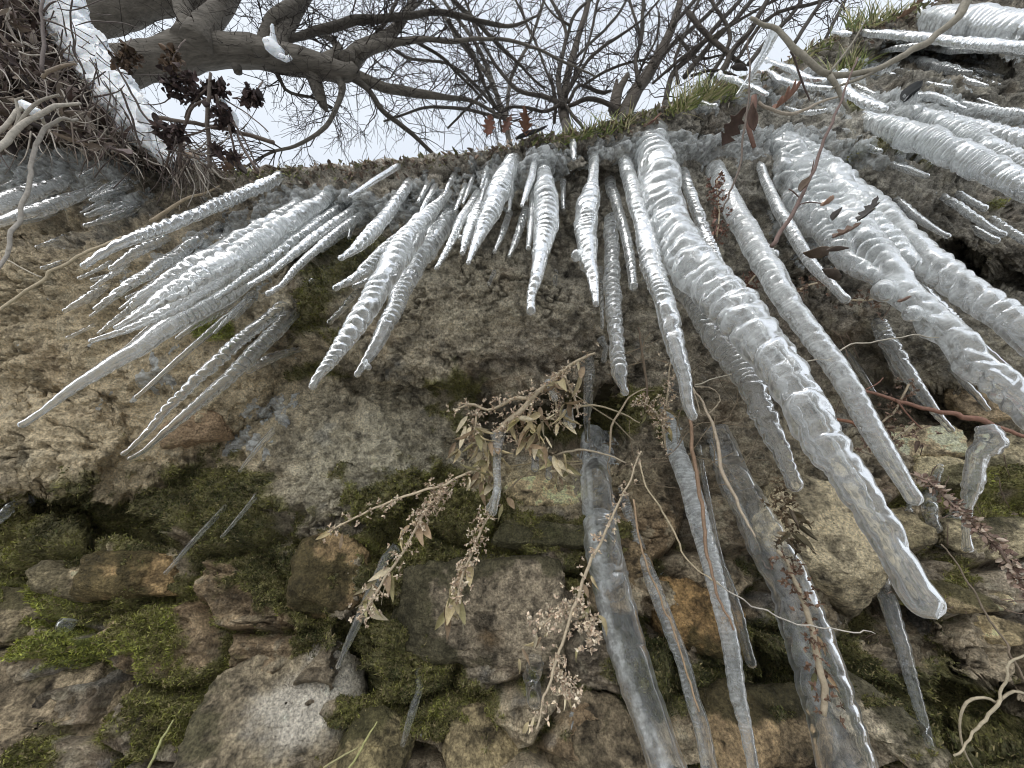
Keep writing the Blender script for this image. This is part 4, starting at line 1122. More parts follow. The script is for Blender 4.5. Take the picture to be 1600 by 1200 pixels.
t4 = make_tree('thicket of slanting dark saplings above the right part of the lip', (2.3, 1.2, .75), [
    (LB, [(1040, 160, 8), (1052, 115, 8), (1082, 85, 8), (1120, 40, 7), (1165, -10, 6)], 4.8, 6.0),
    (LB, [(1070, 120, 8), (1110, 70, 8), (1150, 30, 7), (1190, -20, 6)], 4.9, 6.0),
    (LB, [(1120, 125, 9), (1145, 80, 9), (1170, 50, 8), (1200, 0, 7), (1215, -25, 6)], 4.6, 5.6),
    (LB, [(1170, 100, 7), (1200, 62, 7), (1240, 20, 6), (1262, -20, 5)], 4.4, 5.4),
    (LB, [(1240, 70, 6), (1265, 30, 6), (1300, -20, 5)], 4.3, 5.2),
    (LB, [(1100, 140, 7), (1128, 90, 6), (1140, 55, 6), (1120, 15, 5), (1100, -20, 4)], 4.7, 5.6),
    (LB, [(1060, 130, 5), (1056, 90, 5), (1075, 40, 4), (1092, 0, 4)], 4.9, 5.9),
    (LB, [(1075, 20, 8), (1100, 50, 8), (1140, 85, 7), (1165, 105, 6)], 5.2, 4.8),
    (LB, [(1150, 95, 6), (1200, 30, 5), (1270, 5, 5), (1340, -10, 4)], 4.8, 5.4),
    (LB, [(1150, 120, 5), (1115, 110, 4), (1080, 120, 4)], 4.7, 4.8),
    (LB, [(1020, 130, 4), (1060, 95, 5), (1110, 60, 5), (1175, 20, 4), (1230, -10, 4)], 4.9, 5.8),
    (LB, [(1290, 60, 5), (1310, 20, 5), (1330, -20, 4)], 4.2, 5.0),
], rg, pxlen=(56, 26, 12), per=(5, 4.5, 2), droop=-.05, bark=(.095, .08, .065), twcol=(.075, .06, .05))
trunk_down(t4, *[a[0] for a in px_line([(1040, 160, 8), (1052, 115, 8)], 4.8)], .6, (.07, .06, .05))
trunk_down(t4, *[a[0] for a in px_line([(1120, 125, 9), (1145, 80, 9)], 4.6)], .6, (.07, .06, .05))

t5 = make_tree('tall fine twigged tree behind the others, top centre', (.1, 2.6, .75), [
    (LB, [(800, 240, 8), (790, 190, 8), (770, 130, 7), (745, 70, 6), (700, 10, 5), (680, -30, 4)], 8, 10),
    (LB, [(778, 150, 6), (755, 110, 6), (715, 60, 6), (690, 20, 5), (650, -20, 4)], 8.4, 10),
    (LB, [(790, 190, 6), (800, 120, 6), (830, 60, 5), (850, 0, 5)], 8.2, 10),
    (LB, [(785, 180, 5), (740, 130, 5), (700, 100, 4), (640, 90, 4), (590, 60, 3)], 8.2, 9),
    (LB, [(788, 185, 5), (720, 170, 5), (660, 170, 4), (600, 190, 3)], 8.2, 9),
    (LB, [(900, 90, 4), (960, 30, 4), (990, -20, 4)], 8.2, 9),
    (LB, [(770, 130, 5), (740, 160, 4), (700, 200, 3)], 8.4, 8.8),
], rg, pxlen=(75, 34, 15), per=(2.5, 3.5, 2), droop=.1, bark=(.10, .09, .075), twcol=(.10, .085, .075))
trunk_down(t5, *[a[0] for a in px_line([(800, 240, 8), (790, 190, 8)], 8)], .6, (.07, .06, .05))

# snow lying in the crotches of the old tree
def snow_lump(name, label, pts, depth, group=None, cat='snow', lift=0., d1=None):
    pts = np.array(pts, float)
    P, r = px_line(pts, depth, d1, 26)
    V, Fq = tube(P, r, 20)
    sc = float(r.max())
    V = V + (fbm(V * (.9 / sc), 4, 77) * sc * .55)[:, None] * np.array([.7, .7, 1.]) * 1.0
    b = Bag(); b.add(V, Fq)
    o = mesh_obj(name, V - P[0], Fq, SNOW); o.location = Vector(P[0].tolist())
    return tag(o, label, cat, group)
snow_lump('snow_patch', 'white snow patch lodged in the fork of the huge limb', [(428, 40, 5), (424, 58, 9), (422, 68, 18), (432, 80, 18), (438, 88, 10)], 3.05)
snow_lump('snow_patch', 'little crumb of snow beside the fork of the huge limb', [(438, 88, 9), (448, 92, 9), (454, 88, 6)], 3.0)

# ------------------------------------------------------------------ snow strip and brush on the left bank
def snow_strip():
    cl = np.array([(66, -60, 50), (90, 0, 66), (106, 36, 70), (134, 84, 66), (166, 126, 62), (196, 166, 56), (220, 200, 50), (244, 228, 42), (275, 250, 20)], float)
    R = resample(cl, 150)
    m = 44
    T = np.gradient(R[:, :2], axis=0); T /= np.linalg.norm(T, axis=1, keepdims=True)
    Nn = np.column_stack([T[:, 1], -T[:, 0]])
    th = np.linspace(0, 2 * math.pi, m, endpoint=False)
    ox = np.cos(th) * (np.abs(np.cos(th)) ** -.25)
    px = R[:, 0][:, None] + Nn[:, 0][:, None] * ox * R[:, 2][:, None] / 2
    py = R[:, 1][:, None] + Nn[:, 1][:, None] * ox * R[:, 2][:, None] / 2
    dep = np.interp(R[:, 0], [60, 120, 200, 330], [1.0, .93, .86, .78])[:, None]
    D = dep - .045 * np.sin(th)[None] - .015
    V = ray(px, py) * D[..., None]
    V = V + (.022 * fbm(V * 22, 4, 90) + .006 * fbm(V * 90, 3, 91))[..., None] * (np.array([-.3, -.6, .5]))
    V = V + .026 * np.stack([fbm(V * 24, 5, 93, .62), fbm(V * 24, 5, 94, .62), fbm(V * 24, 5, 95, .62)], -1)
    o = mesh_obj('snow_strip', V.reshape(-1, 3), grid_faces(150, m, True), SNOW)
    tag(o, 'long strip of old snow lying on the bank edge at top left', 'snow')
snow_strip()
snow_lump('snow_patch', 'rounded snow pillow at the lower end of the snow strip', [(222, 165, 14), (236, 190, 26), (250, 215, 26), (256, 232, 14)], .80)
snow_lump('snow_patch', 'small snow heap where the bank meets the sky', [(296, 226, 14), (304, 240, 24), (314, 254, 18)], .80)
snow_lump('snow_patch', 'thin rime of snow along the dry dark seed head', [(344, 152, 6), (352, 168, 14), (362, 186, 16), (366, 196, 8)], .70)
snow_lump('snow_patch', 'little snow lump caught in the pale curved stalks', [(32, 160, 10), (46, 170, 16), (60, 178, 14)], .58)

def leaf_geo(bag, P, T, Nn, ln, wd, curl, col, rg, lobes=False):
    """one curled leaf: a small bent grid with a midrib fold"""
    T = T / (np.linalg.norm(T) + 1e-9); Nn = Nn - Nn @ T * T; Nn /= np.linalg.norm(Nn) + 1e-9; S = np.cross(T, Nn)
    nu, nv = (17, 7) if lobes else (9, 5)
    u = np.linspace(0, 1, nu)[:, None]; v = np.linspace(-1, 1, nv)[None]
    w = np.sin(np.pi * u ** .8) ** .8 * wd
    if lobes:
        w = w * (1 + .42 * np.sin(u * 26 + rg.uniform(0, 6)) + .2 * np.sin(u * 57))
    bend = curl * u ** 2 * ln * .8; fold = (v ** 2) * w * rg.uniform(.3, 1.1)
    tw = rg.uniform(-1.2, 1.2) * u
    wx = w * v * np.cos(tw) ; wz = w * v * np.sin(tw)
    Q = P + (u * ln)[..., None] * T + wx[..., None] * S + (wz + bend + fold + rg.normal(size=(nu, nv)) * wd * .06)[..., None] * Nn
    bag.add(Q.reshape(-1, 3), grid_faces(nu, nv), np.array(col) * rg.uniform(.65, 1.35))

def thing_leaf(label, px, py, lpx, wpx, ang, col, lift=.02, curl=.3, depth=None, group='dead leaves lying along the lip', lobes=False, nd=(0, -.6, .5)):
    rgl = np.random.default_rng(int(px * 7 + py))
    if depth is None:
        H, N0 = hit(px, py); D = (H[1] * CP + H[2] * SP) - lift
    else:
        D = depth
    a = math.radians(ang)
    A = ray(px, py) * D; B = ray(px + math.cos(a) * 20, py - math.sin(a) * 20) * D
    T = B - A; T /= np.linalg.norm(T)
    b = Bag(); leaf_geo(b, np.zeros(3), T, np.array(nd, float), lpx * .85 / F * D, wpx * .7 / 2 / F * D, curl + .5 * rgl.random(), np.array(col) * np.array((.85, .95, 1.05)), rgl, lobes)
    root = b.build('dead_leaf', LEAF)
    s = root.modifiers.new('thickness', 'SOLIDIFY'); s.thickness = .0012
    root.location = Vector(A.tolist())
    return tag(root, label, 'dead leaf', group)

BR = (.17, .10, .065)
def brush():
    rg = np.random.default_rng(5)
    lv, st = Bag(), Bag()
    n = 0
    while n < 2900:
        px = rg.uniform(-160, 330); py = rg.uniform(-80, 262)
        up = np.interp(px, [-160, 60, 120, 200, 330], [-400, -30, 70, 185, 262]); lo = np.interp(px, [-160, 0, 120, 230, 330], [200, 216, 222, 246, 268])
        if py < up + rg.uniform(-4, 8) or py > lo + rg.uniform(-14, 8): continue
        n += 1
        H, N0 = hit(px, py)
        z = H[1] * CP + H[2] * SP
        z = z - rg.uniform(.0, .13) * rg.uniform(.2, 1)
        P = ray(px, py) * z
        T = rg.normal(size=3) + np.array([.6, 0, -.5]); N1 = rg.normal(size=3) + np.array([0, -.5, -.6])
        c = [(.17, .13, .11), (.12, .085, .075), (.25, .20, .16), (.07, .055, .052), (.33, .28, .23)][rg.integers(0, 5)]
        leaf_geo(lv, P, T, N1, rg.uniform(.018, .06), rg.uniform(.003, .0085), rg.uniform(-.8, 1.2), c, rg)
    o = lv.build('leaf_litter', LEAF); tag(o, 'tangled brown dead leaves heaped on the bank at top left', 'leaf litter', None, 'stuff')
    for k in range(800):
        px = rg.uniform(-60, 330); lo = np.interp(px, [-160, 0, 120, 230, 330], [205, 222, 230, 252, 268]); up = np.interp(px, [-160, 60, 120, 200, 330], [-400, -30, 70, 185, 240])
        py = rg.uniform(up, lo)
        H, N0 = hit(px, py); z = (H[1] * CP + H[2] * SP) - rg.uniform(.02, .15)
        a = rg.normal(-.75, .55); ln = rg.uniform(20, 75)
        p = [(px, py)]
        for j in range(4):
            a += rg.normal(0, .28); p.append((p[-1][0] + math.cos(a) * ln / 4, p[-1][1] - math.sin(a) * ln / 4))
        w = rg.uniform(1.0, 3.2)
        pts = [(q[0], q[1], w * (1 - .15 * i)) for i, q in enumerate(p)]
        P, r = px_line(pts, z, z - rg.uniform(-.08, .06), 10)
        c = [(.19, .15, .12), (.34, .30, .25), (.11, .08, .07), (.40, .36, .31)][rg.integers(0, 4)]
        st.tube(P, r, 5, c)
    for k in range(70):
        px, py = rg.uniform(80, 300), 0
        py = np.interp(px, [80, 120, 200, 300], [30, 90, 190, 250]) + rg.uniform(-50, 20); a = rg.normal(-1.1, .7); ln = rg.uniform(30, 110)
        p = [(px, py)]
        for j in range(4):
            a += rg.normal(0, .22); p.append((p[-1][0] + math.cos(a) * ln / 4, p[-1][1] - math.sin(a) * ln / 4))
        z = rg.uniform(.66, .76); P, r = px_line([(q[0], q[1], rg.uniform(.9, 2.2)) for q in p], z, z + .02, 12); st.tube(P, r, 5, (.10, .08, .07))
    o = st.build('brushwood', STEM); tag(o, 'mesh of fine dry stalks woven through the leaves at top left', 'brushwood', None, 'stuff')
brush()

def stalk(name, label, cat, pts, d0, d1=None, col=(.36, .32, .26), group=None, sides=8, side=()):
    P, r = px_line(pts, d0, d1)
    P = roughen(P, r, .0035, 1.2, int(abs(pts[0][0] + pts[0][1])))
    b = Bag(); b.tube(P - P[0], r, sides, col)
    o = b.build(name, STEM); o.location = Vector(P[0].tolist())
    for sp in side:
        Q, q = px_line(sp, float((P[:, 1] * CP + P[:, 2] * SP).mean()))
        pb = Bag(); pb.tube(Q, q, 6, np.array(col) * .9)
        pb.build('side_shoot', STEM, o)
    return tag(o, label, cat, group)
GS = 'bare stalks at the left end'
PALE = (.42, .38, .32)
stalk('dry_stalk', 'thick pale stalk arching up from the left edge', 'stalk', [(-20, 255, 9), (10, 222, 9), (30, 198, 8), (60, 178, 7), (90, 164, 6), (125, 162, 4)], .52, .60, PALE, GS,
      side=[[(24, 204, 6), (40, 178, 5), (62, 158, 5), (92, 148, 3)], [(18, 212, 5), (30, 180, 4), (24, 158, 4), (36, 152, 3)]])
stalk('dry_stalk', 'second pale stalk forking over the left one', 'stalk', [(-20, 212, 7), (8, 196, 6), (30, 172, 6), (55, 168, 5), (72, 196, 4)], .54, .60, PALE, GS)
stalk('dry_stalk', 'long grey stalk bending down past the icicles at far left', 'stalk', [(122, 186, 4), (92, 188, 5), (68, 200, 6), (58, 225, 6), (48, 270, 6), (36, 320, 6), (18, 370, 6), (0, 412, 5), (-14, 440, 5)], .60, .50, (.34, .31, .27), GS)
stalk('dry_stalk', 'straight dark stem rising through the brush at top left', 'stalk', [(66, 112, 5), (68, 70, 5), (66, 30, 4), (69, -20, 4)], .62, .7, (.10, .075, .065), GS,
      side=[[(68, 18, 3), (78, 6, 2.5), (88, 2, 2)], [(68, 30, 3), (100, 42, 2.5), (140, 68, 2)]])
stalk('dry_stalk', 'thin curved dark stem in front of the snow strip', 'stalk', [(112, -10, 2), (110, 40, 2.5), (118, 80, 2.5), (135, 115, 2)], .7, .74, (.09, .07, .06), GS)
stalk('dry_stalk', 'thin dark stem crossing the lower snow strip', 'stalk', [(188, 138, 3), (200, 170, 3), (212, 205, 3), (222, 240, 3)], .68, .72, (.09, .07, .06), GS)
stalk('dry_stalk', 'whip like dark stem along the right side of the snow', 'stalk', [(150, 55, 2), (175, 90, 2.5), (205, 145, 3), (228, 180, 3), (258, 214, 2)], .7, .74, (.10, .08, .07), GS)
stalk('dry_stalk', 'tan curled dead stem on the brown leaves', 'stalk', [(66, 122, 5), (74, 110, 5), (95, 104, 5), (118, 102, 3)], .66, .66, (.30, .24, .18), GS)
stalk('grass_stalk', 'very long pale grass stalk crossing the tan rock at far left', 'grass stalk', [(-30, 500, 4), (0, 482, 4.5), (60, 440, 4.5), (120, 402, 4.5), (185, 374, 4), (200, 370, 3)], .55, .62, (.50, .42, .29), GS)
stalk('grass_stalk', 'straight tan straw leaning across the brown lip on the left', 'grass stalk', [(236, 346, 6), (270, 325, 5), (300, 308, 4), (345, 292, 2.5)], .74, .74, (.42, .34, .24), GS)
stalk('grass_stalk', 'short fine stalk meeting the long grass stalk at left', 'grass stalk', [(8, 405, 1.8), (35, 422, 2), (66, 434, 1.8)], .6, .6, (.45, .4, .32), GS)
stalk('dry_stalk', 'horizontal broken stick jutting right against the sky', 'stick', [(240, 183, 7), (290, 190, 6), (360, 204, 6), (428, 222, 6)], .72, .70, (.13, .10, .08), GS)
stalk('dry_stalk', 'upright dark stick in the dry seed heads against the sky', 'stick', [(327, 262, 6), (326, 220, 6), (325, 170, 6), (328, 112, 4)], .70, .66, (.16, .13, .11), GS)

# dark seed heads standing against the sky
def seed_plant(label, stems, heads, d, scale=1.0, col=(.045, .03, .028)):
    root = empty('seed_plant', ray(stems[0][0][0], stems[0][0][1]) * d)
    tag(root, label, 'dried plant', 'dried plants on the bank at top left')
    rg = np.random.default_rng(int(stems[0][0][0]))
    for s in stems:
        P, r = px_line(s, d, d - .03); b = Bag(); b.tube(roughen(P, r, .004, 1.1, 5), r, 6, (.12, .09, .075)); b.build('stem', STEM, root)
    for hx, hy, hr in heads:
        b = Bag(); c = ray(hx, hy) * (d - .02)
        for k in range(int(hr * 3.2)):
            v = rg.normal(size=3); v /= np.linalg.norm(v)
            p = c + v * rg.uniform(.1, 1) * hr / F * d * np.array([1, 1, .75])
            leaf_geo(b, p, rg.normal(size=3), rg.normal(size=3), rg.uniform(.006, .016), rg.uniform(.003, .006), rg.uniform(-.5, 1), np.array(col) * rg.uniform(.6, 2.2), rg)
        b.build('seed_head', LEAF, root)
seed_plant('dark dried plant with ragged brown seed heads against the sky', [
    [(282, 262, 5), (284, 220, 5), (292, 180, 5), (310, 160, 4), (330, 150, 4)], [(290, 185, 4), (300, 165, 3), (322, 142, 3)],
    [(365, 200, 6), (348, 180, 5), (338, 150, 4)], [(260, 260, 3), (275, 225, 3), (310, 205, 3), (340, 196, 2)], [(370, 205, 4), (385, 240, 4), (402, 268, 4)], [(345, 150, 2.5), (380, 175, 2), (420, 205, 2)],
    [(372, 268, 3), (366, 230, 3), (355, 195, 4)], [(405, 262, 2.5), (385, 225, 2.5), (362, 190, 3)]],
    [(272, 136, 24), (292, 124, 18), (300, 148, 16), (330, 140, 18), (345, 140, 14), (262, 210, 20), (278, 205, 14), (345, 175, 16), (352, 190, 16), (366, 244, 9), (340, 236, 9)], .70)
seed_plant('small dark seed cluster hanging in the sky right of the bigger ones', [[(410, 128, 2.5), (400, 150, 2), (392, 170, 1.5)]], [(392, 148, 13), (402, 158, 9), (386, 160, 8)], .72)
seed_plant('brown seed tuft in front of the huge limb, left one', [[(205, 60, 2), (200, 80, 2), (190, 100, 2)]], [(203, 84, 17), (192, 96, 12)], .74, col=(.09, .06, .04))
seed_plant('brown seed tuft in front of the huge limb, right one', [[(290, 62, 2), (278, 80, 2), (270, 96, 2)]], [(272, 92, 15), (266, 104, 10)], .74, col=(.09, .06, .04))

# shiny black scrap lying on the lip
def scrap():
    R = np.array([(196, 246), (215, 240), (238, 240), (262, 248), (296, 262), (300, 272), (262, 270), (224, 266), (212, 256)], float)
    H, _ = hit(245, 262); D = (H[1] * CP + H[2] * SP) - .03
    c = R.mean(0); rings = []
    for k, s in enumerate(np.linspace(1, .05, 9)):
        q = c + (R - c) * s
        q = resample(np.column_stack([np.vstack([q, q[:1]])]), 60)[:-1]
        V = ray(q[:, 0], q[:, 1]) * (D - .02 * math.sin(s * 3))
        V = V + .01 * fbm(V * 40, 3, 6)[:, None]
        rings.append(V)
    V = np.concatenate(rings)
    m, nt, b = new_mat('black_film'); b.inputs['Base Color'].default_value = (.012, .012, .018, 1); b.inputs['Roughness'].default_value = .3
    o = mesh_obj('black_scrap', V - V[0], grid_faces(9, 59, True), m); o.location = Vector(V[0].tolist())
    s = o.modifiers.new('thickness', 'SOLIDIFY'); s.thickness = .002
    tag(o, 'crumpled shiny black scrap wedged under the leaves on the lip', 'scrap')
scrap()

TL = thing_leaf
TL('big curled russet leaf at the left end of the lip', 350, 268, 46, 34, 20, BR, depth=.76, lobes=True)
TL('dark leaf beside the russet one at the left end of the lip', 385, 272, 40, 26, 160, (.09, .06, .045), depth=.77)
TL('torn pinkish brown leaf left of the black scrap', 172, 232, 44, 30, -30, (.2, .13, .11), depth=.68)
TL('tan leaf just above the black scrap', 278, 238, 40, 26, -40, (.28, .19, .13), depth=.72)
TL('red brown leaf standing on the lip against the sky, leftmost of three', 762, 212, 34, 24, 78, (.17, .07, .045), depth=.78, nd=(0, -.9, -.3), lobes=True)
TL('dark folded leaf standing second of three against the sky', 786, 208, 30, 20, 60, (.14, .065, .045), depth=.78, nd=(.3, -.9, -.3), lobes=True)
TL('pointed leaf with a bright brown face right of the first two', 822, 212, 44, 26, 95, (.20, .085, .045), depth=.78, nd=(0, -.9, -.3), lobes=True)
TL('black wet leaf lying flat at the foot of the pointed leaf', 805, 216, 60, 20, 0, (.03, .025, .025), depth=.785)
TL('big dark brown leaf fin between the grass tufts', 1128, 228, 56, 34, 72, (.12, .065, .045), depth=.74, nd=(.4, -.9, -.2), lobes=True)
TL('long brown leaf under the grey branch fork', 1208, 172, 66, 30, 25, (.20, .095, .06), depth=.76, lobes=True)
TL('rolled rusty leaf poking out at the top right skyline', 1402, 30, 66, 20, 18, (.17, .09, .05), depth=.92, lobes=True)
TL('smooth black leaf leaning on rock at upper right', 1412, 160, 44, 34, 25, (.02, .02, .02), depth=.84)
TL('dark brown leaf hanging in the air among the saplings', 1112, 62, 34, 22, 10, (.08, .06, .045), depth=.78)
TL('second small dark leaf below the airborne one', 1140, 105, 30, 22, -40, (.06, .045, .04), depth=.78)
TL('red brown leaf beneath the grass at the lip', 1010, 196, 30, 18, 10, (.19, .09, .06))
TL('curled brown leaf frozen over the smooth grey icicle top', 1178, 205, 40, 22, 80, (.13, .075, .055), depth=.72)
GI = 'dead leaves trapped in the jumbled icicle'
TL('small brown leaf near the top of the jumbled icicle', 1250, 300, 30, 20, 40, (.13, .08, .05), depth=.52, group=GI)
TL('black oak like leaf with finger lobes on the jumbled icicle', 1340, 345, 46, 30, 20, (.05, .04, .035), depth=.50, group=GI, lobes=True)
TL('pale brown leaf in the middle of the jumbled icicle', 1282, 322, 24, 20, 0, (.30, .17, .11), depth=.50, group=GI)
TL('dark leaf crumpled left of the finger lobed one', 1300, 345, 28, 18, 35, (.07, .055, .045), depth=.50, group=GI)
TL('long ragged brown leaf below the finger lobed one', 1300, 372, 56, 22, 12, (.17, .10, .07), depth=.49, group=GI, lobes=True)
TL('curled leaf ring under the ragged brown leaf', 1290, 392, 40, 20, -10, (.12, .08, .06), depth=.49, group=GI)
TL('tiny reddish leaf scrap low on the jumbled icicle', 1402, 472, 22, 16, -10, (.25, .14, .10), depth=.46, group=GI)
TL('large dull brown leaf over the broken looking icicle', 1255, 395, 36, 44, -40, (.17, .11, .075), depth=.60, group=GI)
TL('second dull brown leaf lower over the broken looking icicle', 1285, 420, 34, 36, -60, (.16, .11, .08), depth=.58, group=GI)

# ------------------------------------------------------------------ twigs and branches in front of the wall, right
GT = 'twigs in front of the right part of the wall'
stalk('branch', 'smooth bent grey branch curving across the top right', 'branch', [(1172, 28, 5), (1212, 46, 7), (1240, 76, 9), (1268, 100, 9), (1292, 114, 9), (1325, 118, 8), (1368, 108, 8), (1400, 92, 9), (1440, 72, 10), (1480, 42, 10), (1506, 12, 12), (1530, -30, 13)], .66, .60, (.27, .245, .195), GT, 10,
      side=[[(1296, 118, 8), (1308, 136, 7), (1318, 160, 5), (1326, 172, 3)], [(1500, 20, 12), (1515, -10, 12), (1520, -40, 11)], [(1296, 114, 4), (1330, 70, 3), (1352, 32, 2)], [(1400, 92, 5), (1350, 120, 5), (1300, 138, 3)]])
stalk('twig', 'slanting dark twig with small dead leaves before the jumbled icicle', 'twig', [(1340, 90, 2.5), (1322, 140, 3), (1300, 190, 4), (1282, 235, 4.5), (1262, 285, 5), (1240, 330, 6), (1206, 384, 7)], .60, .50, (.15, .10, .085), GT, 8,
      side=[[(1244, 322, 2), (1262, 316, 2), (1285, 318, 1.5)], [(1268, 270, 2), (1272, 250, 1.5)], [(1250, 310, 2), (1240, 300, 2), (1232, 295, 1.5)]])
stalk('twig', 'vertical dark twig above the smooth grey icicle', 'twig', [(1168, 60, 2), (1172, 130, 2.5), (1165, 200, 3), (1156, 250, 3), (1140, 300, 3), (1130, 330, 2)], .62, .55, (.13, .10, .08), GT)
stalk('twig', 'knotty brown stump twig behind the grass', 'twig', [(1178, 150, 8), (1176, 175, 10), (1172, 205, 7), (1178, 230, 6)], .74, .74, (.18, .10, .075), GT)
stalk('twig', 'pale root like twig looping over dark rock, upper right', 'twig', [(1185, 160, 5), (1210, 175, 5), (1245, 178, 5), (1280, 160, 4), (1310, 150, 3)], .74, .76, (.40, .34, .27), GT)
stalk('twig', 'straight dark twig in the sky above the grey branch', 'twig', [(1235, 80, 3), (1252, 130, 3), (1265, 158, 2)], .66, .7, (.12, .09, .08), GT)
stalk('vine', 'reddish vine running from the cavity to the right edge', 'vine', [(1335, 610, 4), (1380, 618, 5), (1430, 634, 6), (1480, 646, 7), (1530, 656, 9), (1570, 672, 6), (1640, 692, 5)], .66, .58, (.26, .14, .10), GT, 8,
      side=[[(1400, 624, 3), (1420, 650, 2.5), (1440, 670, 2)], [(1345, 612, 2), (1370, 600, 2), (1380, 590, 1.5)]])
stalk('vine', 'short red brown shoot left of the long smooth icicle', 'vine', [(1305, 655, 5), (1330, 660, 5), (1350, 675, 4)], .66, .64, (.26, .13, .08), GT)
stalk('stem_hair', 'fine pale hair stalk arching before the warty icicle', 'stalk', [(1248, 566, 2), (1290, 562, 2), (1330, 540, 2.2), (1380, 530, 2), (1430, 526, 2), (1465, 527, 1.5)], .50, .5, (.42, .38, .31), GT)
def knotty_vine():
    pts = [(1408, 735, 4), (1450, 752, 5), (1490, 790, 6), (1530, 826, 7), (1562, 858, 8), (1590, 900, 8), (1620, 940, 7)]
    P, r = px_line(pts, .50, .42)
    root = empty('seed_stalk', P[0]); tag(root, 'drooping stalk thick with dried seed husks at the right edge', 'seed stalk', GT)
    b = Bag(); b.tube(P, r * .6, 7, (.26, .19, .15)); b.build('stem', STEM, root)
    rg = np.random.default_rng(3); b = Bag()
    for k in range(330):
        i = rg.integers(4, len(P) - 1); v = rg.normal(size=3); v /= np.linalg.norm(v)
        leaf_geo(b, P[i] + v * r[i] * rg.uniform(.6, 2.2), v + np.array([.3, 0, -.4]), rg.normal(size=3), rg.uniform(.004, .009), rg.uniform(.0015, .003), .5, [(.32, .23, .18), (.22, .15, .12), (.42, .34, .27)][rg.integers(0, 3)], rg)
    b.build('husk', LEAF, root)['kind'] = 'stuff'
knotty_vine()
stalk('twig', 'wiry pale twig forking in the bottom right corner', 'twig', [(1640, 1010, 3), (1600, 1026, 3), (1575, 1040, 3.6), (1566, 1070, 3.6), (1558, 1095, 4.2), (1535, 1125, 4.2), (1510, 1160, 3), (1486, 1178, 3)], .46, .44, (.44, .38, .27), GT, 8,
      side=[[(1556, 1098, 5), (1540, 1090, 4), (1512, 1096, 4), (1500, 1125, 3.5), (1504, 1165, 3), (1520, 1200, 2.5)], [(1558, 1098, 4), (1570, 1088, 4), (1585, 1080, 4), (1615, 1088, 4)]])
stalk('twig', 'thin dark stem running down the right to the corner twig', 'twig', [(1470, 850, 2), (1515, 915, 2.5), (1560, 990, 3), (1590, 1040, 3), (1620, 1080, 3)], .5, .45, (.24, .19, .14), GT)
# ------------------------------------------------------------------ dry plant in the centre and its neighbours
GP = 'dried plants growing from the wall'
SC = (.54, .45, .32)
def dry_plant(label, stems, leaves, d, seeds=200, lenpx=(22, 38), name='dry_plant', d_end=None, lc=None, seedcol=None, first=None):
    p0 = ray(stems[0][0][0], stems[0][0][1]) * d
    root = empty(name, p0); tag(root, label, 'dried plant', GP)
    rg = np.random.default_rng(int(stems[0][0][0] * 3 + stems[0][0][1]))
    allp = []
    for s in stems:
        P, r = px_line(s, d, d_end or d); P = roughen(P, r, .003, 1.2, int(s[0][1]))
        b = Bag(); b.tube(P, r, 7, np.array(SC) * rg.uniform(.7, 1.15)); b.build('stem', STEM, root); allp.append((P, r))
    for (x, y, n) in leaves:
        for k in range(n):
            b = Bag(); P = ray(x + rg.normal() * 7, y + rg.normal() * 6) * (d - rg.uniform(0, .02))
            ln = rg.uniform(*lenpx) / F * d
            T = np.array([rg.normal() * .7, rg.normal() * .4, -1.0]); N1 = np.array([rg.normal(), -1, rg.normal() * .5])
            c = (lc or [(.54, .45, .27), (.44, .37, .22), (.38, .34, .18), (.60, .52, .36), (.34, .25, .16)])[rg.integers(0, 5)]
            leaf_geo(b, P, T, N1, ln, ln * rg.uniform(.11, .17), rg.uniform(-.9, 1.1), c, rg)
            b.build('leaf', LEAF, root)
    b = Bag()
    for k in range(int(seeds * 2.4)):
        P, r = allp[rg.integers(0, len(allp))]; i = rg.integers(0, len(P))
        c0 = P[i] + rg.normal(size=3) * .0085
        for j in range(5):
            v = rg.normal(size=3); v /= np.linalg.norm(v)
            leaf_geo(b, c0, v, rg.normal(size=3), rg.uniform(.003, .0065), rg.uniform(.0012, .002), .6, seedcol or [(.62, .50, .37), (.50, .38, .28), (.66, .57, .43)][rg.integers(0, 3)], rg)
    b.build('seed_cluster', LEAF, root)['kind'] = 'stuff'
dry_plant('dry yellow plant with limp curled leaves hanging in mid picture', [
    [(930, 552, 4), (905, 562, 5), (880, 578, 6), (855, 600, 7), (835, 618, 9), (815, 640, 10), (792, 660, 12), (775, 680, 10)],
    [(830, 622, 6), (800, 624, 6), (765, 640, 4), (735, 632, 4), (712, 640, 3)], [(835, 618, 6), (828, 650, 5), (840, 690, 4), (855, 720, 4), (866, 745, 3)],
    [(790, 662, 8), (775, 700, 8), (770, 740, 5), (762, 775, 4)], [(880, 582, 4), (895, 615, 4), (905, 650, 3)], [(745, 640, 4), (742, 670, 4), (735, 700, 3)], [(860, 600, 3), (870, 640, 3), (868, 670, 3)],
    [(815, 642, 4), (800, 665, 4), (810, 690, 4), (825, 700, 3)]],
    [(738, 668, 8), (752, 692, 9), (760, 720, 8), (750, 745, 4), (775, 755, 4), (835, 665, 7), (848, 690, 7), (826, 690, 6), (862, 715, 5), (880, 735, 6), (872, 650, 3), (890, 630, 5), (805, 650, 5), (716, 705, 4), (770, 700, 8), (748, 735, 8), (870, 600, 4), (905, 570, 3), (840, 640, 5), (785, 780, 3)],
    .70, seeds=210)
dry_plant('long dry flower stem sloping left above the mossy boulder', [[(775, 720, 4), (730, 740, 4), (690, 758, 4), (640, 772, 4), (590, 792, 3.5), (550, 812, 3), (512, 832, 2.5)], [(700, 752, 3), (672, 790, 3), (656, 812, 3)]],
    [(640, 815, 2), (520, 828, 2)], .69, seeds=60, d_end=.66)
